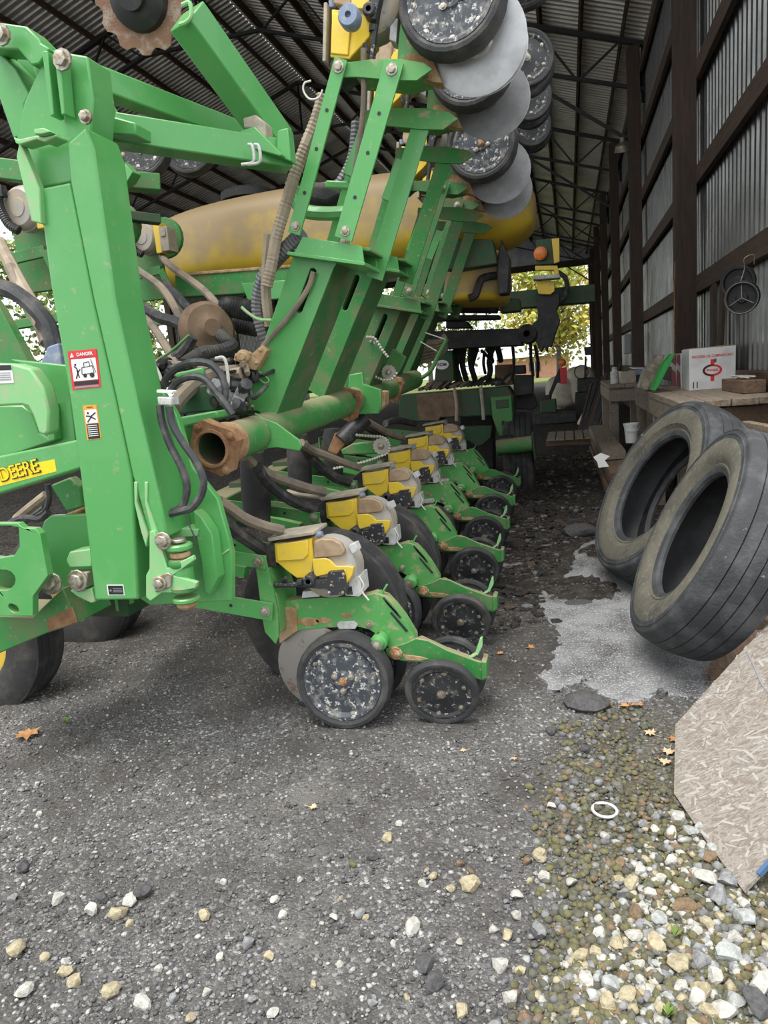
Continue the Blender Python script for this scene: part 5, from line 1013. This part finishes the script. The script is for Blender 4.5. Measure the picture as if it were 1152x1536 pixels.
# ------------------------------------------------------------------ clutter at the far end of the aisle
def far(name, pts, y, t_, mt, label, cat, bev=.02):
    mb = MB(); plate(pts, y, t_, mb=mb); o = mb.build(name, mt, bevel=bev); o.location.z = max(o.location.z, .31); tag(o, label, cat); return o
fz = .315
wt = empty('poly_tank', (onY(868, 590, 19).x, 19.4, fz)); tag(wt, 'rounded dusty white poly tank at the far end of the aisle', 'tank')
cx, cz = onY(843, 588, 19).x, onY(843, 588, 19).z
supertank('tank_body', (cx, 19.4, cz), .42, .5, .42, 'poly', wt); supertank('tank_shoulder', (cx+.45, 19.4, cz+.12), .4, .5, .5, 'poly', wt)
mb = MB(); mb.use('poly'); lo_ = onY(838, 615, 19).z; mb.lathe([(.16, 0), (.2, lo_-fz), (.25, cz-fz)], (cx-.12, 19.3, fz), (0, 0, 1), 16); mb.build('tank_stem', None, wt)
bl = empty('beacon_post', (onY(844, 570, 18).x, 18, fz)); tag(bl, 'amber beacon above a red panel on a dark sloping post', 'beacon')
mb = MB(); mb.use('red'); plate(M(*[]) if False else [(840,552),(850,551),(851,575),(841,576)], 18, .12, mb=mb); mb.build('red_panel', None, bl, bevel=.01)
mb = MB(); mb.use('amber'); mb.lathe([(0, -.08), (.05, -.07), (.085, -.03), (.09, 0), (.06, .05), (0, .06)], onY(843.5, 544, 18), (0, 1, .1), 18); mb.build('beacon_lens', None, bl)
mb = MB(); mb.use('dark'); plate([(838,553),(843,552),(842,575),(836,574),(828,592),(826,605),(822,605),(823,590)], 18.1, .1, mb=mb); mb.bar(onY(824, 600, 18.15), Vector((onY(824, 600, 18.15).x, 18.15, fz)), .1, .1); mb.build('post', None, bl, bevel=.01)
sd = empty('stored_machine', (onY(880, 620, 16).x, 16, fz)); tag(sd, 'black iron machine with hand wheel standing under the far wall posts', 'machine')
for nm, pts, y, t_ in (('engine_block', [(866,568),(900,566),(902,588),(866,588)], 16, .5), ('frame', [(863,590),(905,585),(900,625),(845,635),(846,612),(862,606)], 15.9, .7), ('hood', [(876,521),(890,519),(891,532),(878,533)], 16.2, .3), ('mast', [(877,534),(880,534),(880,568),(876,568)], 16.2, .1), ('foot', [(846,625),(898,622),(896,668),(850,664)], 16.0, .5)):
    mb = MB(); plate(pts, y, t_, mb=mb); mb.build(nm, 'dark', sd, bevel=.02)
k = MB(); k.use('dark'); c = onY(872, 558, 16); k.tube([c+Vector((.14*math.cos(a), .05*math.sin(a), .14*math.sin(a))) for a in [2*math.pi*i/12 for i in range(13)]], .012, 6, 2); k.build('hand_wheel', None, sd)
far('green_crate', [(810,611),(834,608),(836,640),(812,642)], 15, .5, 'green_dark', 'dark green crate at the end of the aisle under the beacon', 'crate'); far('black_case', [(811,600),(826,597),(827,609),(811,611)], 15.2, .3, 'dark', 'black case on top of the dark green crate', 'case').location.z += .07
far('floor_beam', [(800,632),(866,630),(866,645),(800,650)], 14.2, .4, 'dark', 'dark iron beam lying across the aisle end', 'beam')
far('pale_drum_shell', K6((765,835),(790,790),(830,770),(825,800),(790,840)), 13.5, .4, 'poly', 'pale curved sheet propped in front of the black machine', 'sheet')
for i in range(7):
    a, b = (930-i*7+rnd.uniform(-2, 2), 545+i*5), (892-i*4, 655+rnd.uniform(-8, 8)); pa, pb_ = onY(*a, 11.5+i*.2), onY(*b, 11.0+i*.2); pb_.z = .3
    mb = MB(); mb.bar(pb_, pa, .04+.03*(i % 2), .03); o = mb.build('leaning_rail', 'dark' if i % 3 else 'wood', bevel=.003); tag(o, ['nearest', 'second', 'third', 'fourth', 'fifth', 'sixth', 'farthest'][i]+' of the dark rails leaning by the back bench', 'rail', 'rails leaning by the wall')
# back bench with tins
b2 = empty('back_bench', (1.0, 10, .3)); tag(b2, 'second rough wooden bench farther along the wall', 'bench')
x0 = onY(912, 582, 9).x; z2 = onY(930, 576, 9).z
for i in range(3): mb = MB(); mb.box((x0+.09+.18*i, 10, z2-.02), (.17, 2.4, .04)); mb.build('top_board', 'wood_old', b2, bevel=.004)
mb = MB(); mb.box((x0+.02, 10, z2-.12), (.04, 2.3, .15)); mb.build('apron_board', 'wood_old', b2, bevel=.004); mb = MB(); mb.box((x0+.27, 8.85, z2-.12), (.5, .04, .15)); mb.build('apron_board', 'wood_old', b2, bevel=.004)
for y in (8.95, 11.0):
    for x in (x0+.06, x0+.45): mb = MB(); mb.box((x, y, (z2+.3)/2-.03), (.1, .1, z2-.3)); mb.build('leg', 'wood_old', b2, bevel=.004)
def tin(px, py, y, r, h, mt, label): c = onY(px, py, y); k = MB(); k.use(mt); k.lathe([(0, 0), (r, 0), (r, h*.7), (r*.6, h*.8), (r*.6, h), (0, h)], (c.x, y, z2), (0, 0, 1), 14); o = k.build('tin', None); tag(o, label, 'tin', 'tins on the back bench')
tin(922, 570, 9.3, .05, .2, 'grey_light', 'pale tin at the left end of the back bench'); tin(930, 568, 9.6, .06, .14, 'poly', 'cream tin beside the pale tin on the back bench')
k = MB(); k.use('lid'); c = onY(940, 572, 9.1); k.box((c.x+.02, 9.1, z2+.07), (.16, .2, .14)); o = k.build('wooden_crate', None, bevel=.006); tag(o, 'small grey crate on the back bench', 'crate')
k = MB(); k.use('blue_grey'); c = onY(954, 545, 9.6); k.box((c.x+.05, 9.6, z2+.11), (.26, .25, .06)); k.use('white'); k.box((c.x+.05, 9.58, z2+.155), (.22, .2, .012), Euler((.1, .1, .2)).to_matrix()); k.use('dark'); k.box((c.x+.05, 9.6, z2+.04), (.3, .3, .08)); o = k.build('parts_tray', None, bevel=.006); tag(o, 'blue grey parts tray heaped on the back bench', 'tray')
bxp = onX(944, 516, 1.14); k = MB(); k.use('print_grey'); k.box((bxp.x-.04, bxp.y, bxp.z), (.12, .3, .36)); o = k.build('switch_box', None, bevel=.01); tag(o, 'dark grey electric box fixed to the wall post', 'electric box')
lp = onX(934, 222, 1.0); t = empty('wall_lamp', lp); tag(t, 'old bell shaped lamp on the third wall post', 'lamp')
k = MB(); k.use('dirty_metal'); k.lathe([(.04, .16), (.05, .1), (.12, .04), (.14, -.06), (.13, -.06), (.1, .03), (.03, .08)], lp, (0, -.3, 1), 18); k.build('shade', None, t); k = MB(); k.use('dark'); k.bar(lp+Vector((.0, 0, .15)), lp+Vector((.2, .0, .2)), .03, .03); k.build('arm', None, t)
# ------------------------------------------------------------------ gravel, stones, leaves
gr = np.random.RandomState(11)
def ico(sub):
    b = bmesh.new(); bmesh.ops.create_icosphere(b, subdivisions=sub, radius=1); v = np.array([x.co[:] for x in b.verts]); f = [[x.index for x in q.verts] for q in b.faces]; b.free(); return v, f
IV, IF = ico(1); IF = np.array(IF)
def zone(pts): return [(q.x, q.y) for q in (gpt(*p) for p in pts)]
ZMOSS = zone([(855,1085),(900,1062),(960,1048),(1012,1100),(1012,1200),(1120,1345),(1180,1345),(1230,1600),(760,1600),(830,1350),(800,1210)])
ZPALE = zone([(1000,1205),(1060,1262),(1120,1345),(1220,1345),(1260,1620),(800,1620),(850,1420),(930,1330)])
def pebbles(name, n, rmin, rmax, pick, mats_, label, flat=.65):
    """many small stones as one loose mass"""
    P = []
    while len(P) < n:
        y = .85*math.exp(gr.uniform(0, 1.5)); x = gr.uniform(-.95*y-.35, .62*y+.1)
        if pick(x+gr.normal(0, .035), y+gr.normal(0, .03)): P.append((x, y))
    P = np.array(P); r = rmin+(rmax-rmin)*gr.uniform(0, 1, n)**2.2; sc = r[:, None]*gr.uniform(.7, 1.25, (n, 3))*np.array([1, 1, flat])
    ang = gr.uniform(0, 6.28, n); c, s = np.cos(ang), np.sin(ang)
    V = IV[None]*(1+gr.uniform(-.28, .28, (n, len(IV), 1))); V = V*sc[:, None]
    X = V[..., 0]*c[:, None]-V[..., 1]*s[:, None]; Y = V[..., 0]*s[:, None]+V[..., 1]*c[:, None]
    z0 = .042*np.clip(P[:, 1]-1.7, 0, 7.5)+bumpy(P[:, 0], P[:, 1])+sc[:, 2]*.35
    V = np.stack([X+P[:, :1], Y+P[:, 1:], V[..., 2]+z0[:, None]], -1).reshape(-1, 3)
    F = (IF[None]+(np.arange(n)*len(IV))[:, None, None]).reshape(-1, 3)
    me = D.meshes.new(name); me.vertices.add(len(V)); me.vertices.foreach_set('co', V.ravel()); me.loops.add(len(F)*3); me.loops.foreach_set('vertex_index', F.ravel().astype(np.int32))
    me.polygons.add(len(F)); me.polygons.foreach_set('loop_start', np.arange(0, len(F)*3, 3, dtype=np.int32))
    for m_ in mats_: me.materials.append(M[m_])
    me.polygons.foreach_set('material_index', np.repeat(gr.randint(0, len(mats_), n), len(IF)).astype(np.int32)); me.update(calc_edges=True); me.validate()
    o = D.objects.new(name, me); COL.objects.link(o); tag(o, label, 'gravel', kind='stuff'); return o
def st(name, c, c2): M[name] = mat(name, c, .9, col2=c2, scale=70, lo=.42, hi=.62, bump=.4, bscale=260)
st('stone_white', (.49, .475, .43), (.35, .335, .295)); st('stone_cream', (.42, .365, .24), (.28, .235, .15)); st('stone_grey', (.27, .27, .27), (.18, .18, .185)); st('stone_brown', (.22, .145, .08), (.14, .10, .065)); st('stone_dark', (.09, .087, .088), (.055, .053, .054)); st('stone_moss', (.155, .145, .065), (.10, .092, .05)); st('stone_mid', (.175, .17, .168), (.12, .117, .118)); st('stone_greywhite', (.40, .41, .40), (.28, .29, .27)); st('stone_mossgrey', (.125, .12, .085), (.08, .078, .06))
inM = lambda x, y: inside((x, y), ZMOSS); inP = lambda x, y: inside((x, y), ZPALE)
pebbles('dark_gravel', 24000, .0025, .0085, lambda x, y: not inM(x, y), ['stone_dark', 'stone_mid', 'stone_dark', 'stone_mid', 'stone_mid', 'stone_grey'], 'fine dark crushed gravel spread over the open yard')
pebbles('pale_grit', 2600, .0025, .009, lambda x, y: not inM(x, y) and math.sin(x*4+1.2*y)+math.sin(y*5-x*2.2) > -.5+gr.uniform(-1, 1), ['stone_greywhite', 'stone_white', 'stone_grey'], 'scattered pale grit among the dark gravel')
pebbles('mossy_gravel', 4200, .006, .0165, inM, ['stone_moss', 'stone_mossgrey', 'stone_moss', 'stone_mossgrey', 'stone_mossgrey', 'stone_mid', 'stone_moss', 'stone_mossgrey', 'stone_grey', 'stone_brown'], 'moss stained coarse gravel in front of the chipboard', .8)
pebbles('pale_gravel', 2000, .006, .016, inP, ['stone_white', 'stone_cream', 'stone_greywhite', 'stone_moss', 'stone_grey'], 'pale coarse gravel banked at the lower right', .8)
def clods(n):
    pts = []
    while len(pts) < n:
        y = gr.uniform(3.6, 9.5); x = gr.uniform(-.62, .5)
        if y > 3.3 and not (x > -.1 and y < 5.2): pts.append((x, y))
    P = np.array(pts); r = .006+.03*gr.uniform(0, 1, n)**3; V = IV[None]*(1+gr.uniform(-.35, .35, (n, len(IV), 1)))*(r[:, None]*gr.uniform(.6, 1.4, (n, 3))*np.array([1, 1, .5]))[:, None]
    z0 = .042*np.clip(P[:, 1]-1.7, 0, 7.5)+bumpy(P[:, 0], P[:, 1])+r*.2
    V = (V+np.stack([P[:, 0], P[:, 1], z0], -1)[:, None]).reshape(-1, 3); F = (IF[None]+(np.arange(n)*len(IV))[:, None, None]).reshape(-1, 3)
    me = D.meshes.new('soil_clods'); me.from_pydata(V.tolist(), [], F.tolist())
    for m_ in ('soil_dark', 'soil_dark', 'soil_dark', 'soil_brown', 'stone_mid'): me.materials.append(M[m_])
    me.polygons.foreach_set('material_index', np.repeat(gr.randint(0, 5, n), len(IF)).astype(np.int32))
    o = D.objects.new('soil_clods', me); COL.objects.link(o); tag(o, 'loose dark soil clods and chips along the shed aisle', 'soil', kind='stuff')
st('soil_dark', (.03, .026, .023), (.018, .016, .015)); st('soil_brown', (.085, .06, .042), (.05, .038, .03)); clods(3200)
# the larger stones, one by one
IV2, IF2 = ico(2); SHAPES = []
for k in range(9):
    v = IV2.copy()
    for _ in range(13):                                  # chip flat faces off
        d = gr.normal(0, 1, 3); d /= np.linalg.norm(d); h = gr.uniform(.48, .78); e_ = v@d-h; v = v-np.clip(e_, 0, None)[:, None]*d[None]
    v *= np.array([1, gr.uniform(.65, .95), gr.uniform(.55, .8)]); v += gr.normal(0, .018, v.shape)
    me = D.meshes.new('stone'); me.from_pydata(v.tolist(), [], IF2); me.materials.append(M['stone_white']); smooth(me, 18); SHAPES.append(me)
KIND = {'stone_white': 'whitish', 'stone_cream': 'cream yellow', 'stone_grey': 'mid grey', 'stone_greywhite': 'light grey', 'stone_brown': 'rusty brown', 'stone_moss': 'moss stained', 'stone_dark': 'charcoal black'}
MESH = {}
PLACED = []
def stone(x, y, r, mt, where, gname):
    k = gr.randint(9); key = (k, mt)
    if key not in MESH: me = SHAPES[k].copy(); me.materials[0] = M[mt]; MESH[key] = me
    o = D.objects.new('stone', MESH[key]); COL.objects.link(o); o.scale = (r, r, r); o.rotation_euler = (gr.uniform(-.3, .3), gr.uniform(-.3, .3), gr.uniform(0, 6.28)); o.location = (x, y, gz(x, y)+float(bumpy(x, y))+r*.38)
    size = 'large' if r > .027 else ('middling' if r > .019 else 'small')
    if gname.endswith('bank'): where = 'near the chipboard corner in the gravel bank' if y > 1.62 else ('along the bottom edge of the gravel bank' if y < 1.2 else ('on the left fringe of the gravel bank' if x < .3 else 'in the middle of the gravel bank'))
    elif gname.endswith('yard'): where = 'on the left part of the dark yard' if x < -.75 else ('on the right part of the dark yard' if x > -.15 else 'in the middle of the dark yard'); where = where.replace('dark yard', 'near yard') if y < 1.3 else where
    tag(o, '%s %s angular stone %s' % (size, KIND[mt], where), 'stone', '%s %s stones %s' % (size, KIND[mt], where)); PLACED.append((x, y, r))
BANK = ('in the pale gravel bank at the lower right', 'stones in the gravel bank'); YARD = ('lying loose on the dark gravel yard', 'stones loose on the yard'); MOSS = ('in the mossy gravel patch near the white ring', 'stones in the mossy patch')
lst = [(25,895,25,1),(40,970,25,0),(335,980,22,1),(390,990,30,1),(280,810,22,0),(545,790,28,0),(545,905,26,0),(765,980,45,2),(685,975,42,0),(725,1045,40,2),(825,1070,22,0),(600,1085,40,4),(400,1110,30,4),(640,1170,30,0),(505,1135,33,3),(390,1190,33,0),(265,1190,28,0),(480,1215,38,1),(835,1130,45,3),(690,1145,26,1),(330,1225,34,1),(780,1270,45,3),(660,1290,40,2),(580,1310,45,1),(545,1275,22,0),(180,1275,33,1),(415,1305,26,0),(210,1360,35,0),(305,1390,40,3),(715,1350,35,0),(575,1390,30,0),(660,1410,40,1),(370,1435,35,1),(240,1435,35,3),(295,1470,38,1),(890,1395,48,0),(890,1480,62,6),(690,1490,40,1),(645,1440,40,0),(790,1450,40,3),(750,1500,42,0),(570,735,34,0),(615,780,28,3),(540,715,20,1),(660,770,24,3),(700,850,26,3),(660,840,20,0),(690,890,30,4),(480,780,20,0),(430,760,20,2),(345,915,26,4),(500,975,22,0),(560,850,20,4),(430,1075,20,0),(240,1260,26,1),(170,1440,20,2),(450,1185,24,2),(20,1180,30,2),(100,610,18,5),(230,400,18,5),(190,440,20,6),(70,385,18,6),(20,1430,20,1)]
KS = ['stone_white', 'stone_cream', 'stone_grey', 'stone_greywhite', 'stone_brown', 'stone_moss', 'stone_dark']
for x, y, r, k in lst:
    p = gpt(*L5((x, y))[0]); d = (p-EYE).dot(FW); w_ = BANK if inP(p.x, p.y) else (MOSS if inM(p.x, p.y) else YARD); stone(p.x, p.y, r*.3814*d/FPX*1.38, KS[k], *w_)
yard = [(705,1335,15,1),(617,1397,15,0),(675,1337,8,1),(808,1290,12,1),(828,1210,7,0),(318,1100,0,0),(600,1240,6,0),(583,1263,9,1),(175,1372,14,1),(197,1353,12,0),(137,1366,11,0),(88,1352,12,0),(195,1384,7,1),(308,1377,10,1),(27,1424,14,1),(98,1460,12,1),(112,1477,12,1),(35,1490,14,0),(70,1435,8,1),(97,1443,7,0),(171,1488,14,1),(215,1510,15,0),(215,1343,13,6),(36,1305,13,6),(155,1350,10,6),(413,1352,8,0),(502,1378,7,0),(425,1375,8,0),(410,1524,9,0),(372,1418,11,2),(405,1437,8,1),(310,1490,8,0),(286,1530,9,1),(540,1375,9,2),(640,1450,16,6),(650,1480,18,6),(693,1520,12,1),(765,1500,14,0),(740,1395,8,0),(760,1405,9,1),(775,1375,9,0),(805,1400,12,6),(750,1450,14,0),(780,1455,9,1),(435,1205,0,0),(560,1290,9,6),(530,1300,7,5),(55,1175,5,0),(60,1220,5,0),(335,1325,6,0),(512,1350,5,1),(548,1380,6,1),(795,1325,6,1),(855,1328,10,0),(775,1345,10,0),(790,1295,8,4),(690,1300,7,4),(705,1310,6,4),(650,1320,7,1),(632,1330,7,0),(640,1310,5,1),(880,1125,8,6),(690,1415,7,0),(20,1350,8,2),(260,1500,8,2),(240,1455,7,0),(330,1440,7,0),(470,1480,6,1),(380,1500,7,2),(560,1510,7,2),(610,1500,6,1),(510,1450,6,0),(590,1420,6,0),(450,1320,5,0)]
for x, y, r, k in yard:
    if r: p = gpt(x, y); d = (p-EYE).dot(FW); stone(p.x, p.y, r*d/FPX*1.3, KS[k], *(MOSS if inM(p.x, p.y) else YARD))
tries = 0
while len(PLACED) < 298 and tries < 20000:
    tries += 1; y = gr.uniform(.92, 1.95); x = gr.uniform(.05, .95)
    if not inP(x, y): continue
    r = gr.uniform(.013, .027)
    if any((x-a)**2+(y-b)**2 < (.98*(r+c))**2 for a, b, c in PLACED): continue
    stone(x, y, r, KS[gr.choice(7, p=[.30, .22, .14, .18, .06, .08, .02])], *BANK)
# broken asphalt lumps
def lump(px, py, r, label, flat=.35, mt='stone_dark'):
    p = gpt(px, py); v = IV2*(1+gr.uniform(-.14, .14, (len(IV2), 1)))*np.array([1, .75, flat]); me = D.meshes.new('asphalt_lump'); me.from_pydata((v*r).tolist(), [], IF2); me.materials.append(M[mt]); smooth(me, 40)
    o = D.objects.new('asphalt_lump', me); COL.objects.link(o); o.location = (p.x, p.y, gz(p.x, p.y)+r*flat*.35); o.rotation_euler.z = gr.uniform(-.4, .4); tag(o, label, 'lump')
lump(878, 1058, .095, 'large dark broken asphalt lump at the concrete edge above the mossy gravel', .4); lump(827, 1097, .024, 'small black lump left of the mossy gravel', .6); lump(870, 800, .14, 'dark soil lump beside the far tyre', .4); lump(868, 905, .09, 'dark crumbled patch on the pale concrete', .16)
# ring
p = gpt(907, 1215, .008); k = MB(); k.use('grey_light'); k.lathe([(.038+.005*math.cos(a), .005*math.sin(a)) for a in [2*math.pi*i/8 for i in range(8)]], p, (.05, 0, 1), 30, closed=True); o = k.build('plastic_ring', None); tag(o, 'white ring lying on the mossy gravel', 'ring')
# fallen leaves
def leaf(px, py, size, mt, label, yaw=None, lift=.006):
    p = gpt(px, py); d = (p-EYE).dot(FW); r = size*d/FPX; yaw = gr.uniform(0, 6.28) if yaw is None else yaw; pts = [(0, -1), (.25, -.35), (.7, -.55), (.62, -.2), (1, .1), (.55, .2), (.6, .6), (.22, .45), (0, 1), (-.22, .45), (-.6, .6), (-.55, .2), (-1, .1), (-.62, -.2), (-.7, -.55), (-.25, -.35)]
    vs = [Vector((0, 0, 0))]+[Vector((x*r, y*r, (.35*abs(x)*gr.uniform(.2, 1)+.1*gr.uniform(0, 1))*r)) for x, y in pts]; k = MB(); k.use(mt); n = len(pts)
    k.add(vs, [[0, i+1, (i+1) % n+1] for i in range(n)]); k.add([v-Vector((0, 0, .0008)) for v in vs], [[0, (i+1) % n+1, i+1] for i in range(n)])
    k.bar((0, -1*r, .002), (.1*r, -1.7*r, .004), .0015, .0015); o = k.build('fallen_leaf', None, ang=80, org=(0, 0, 0)); o.location = (p.x, p.y, gz(p.x, p.y)+lift); o.rotation_euler.z = yaw; tag(o, label, 'leaf', 'fallen leaves')
for a in ((42,1104,22,'leaf','large orange maple leaf lying at the left edge of the yard'),(866,929,9,'leaf','orange leaf on the concrete left of the nearer tyre'),(795,973,9,'leaf','orange leaf on the dark soil left of the concrete'),(750,982,7,'leaf','small leaf near the second closing wheel'),(347,972,12,'leaf','brown leaf under the hinge behind the front tyre'),(1060,1012,14,'leaf','topmost leaf of the cluster at the chipboard edge'),(1070,1022,13,'leaf','lowest leaf of the cluster at the chipboard edge'),(1054,1026,12,'leaf','left leaf of the cluster at the chipboard edge'),(1108,968,13,'leaf_pale','pale leaf on the timber under the nearer tyre'),(1118,950,10,'leaf','orange leaf behind the nearer tyre'),(1003,1130,12,'leaf_pale','pale curled leaf left of the chipboard corner'),(998,1145,11,'leaf_pale','broken pale leaf just below the curled one'),(975,1102,11,'leaf_pale','pale leaf above the mossy gravel'),(955,1058,12,'leaf','brown leaf at the lower edge of the concrete'),(938,1060,9,'leaf','small brown leaf left of the brown one by the concrete'),(1012,1112,10,'leaf','orange leaf touching the chipboard corner'),(902,1050,7,'leaf','rusty leaf beside the large asphalt lump'),(772,1140,5,'leaf_pale','tiny pale leaf on the gravel in front of the closing wheel'),(470,1213,8,'leaf_pale','flat tan leaf in the middle of the yard'),(695,1128,6,'leaf_pale','small tan leaf below the front closing wheel')): leaf(*a)
def weed(px, py, h, n, label):
    p = gpt(px, py); k = MB(); k.use('weed')
    for i in range(n):
        a = gr.uniform(0, 6.28); e = Vector((math.cos(a)*h*gr.uniform(.3, .8), math.sin(a)*h*gr.uniform(.3, .8), h*gr.uniform(.4, 1))); s_ = Vector((-math.sin(a), math.cos(a), 0))*h*.14; b = Vector((p.x, p.y, gz(p.x, p.y))); m_ = b+e*.6; k.add([b, m_+s_, b+e, m_-s_], [[0, 1, 2, 3]])
    o = k.build('weed', None); tag(o, label, 'weed')
weed(100, 1085, .035, 12, 'small green weed right of the large orange leaf'); weed(968, 1325, .014, 9, 'tiny green seedling in the mossy gravel'); weed(900, 1455, .013, 9, 'bright green seedling among the pale stones'); weed(998, 1525, .032, 14, 'tuft of grass at the bottom edge in the gravel'); weed(1012, 1405, .03, 4, 'thin grass blade in the gravel bank'); weed(525, 1288, .012, 6, 'speck of green on the dark yard')
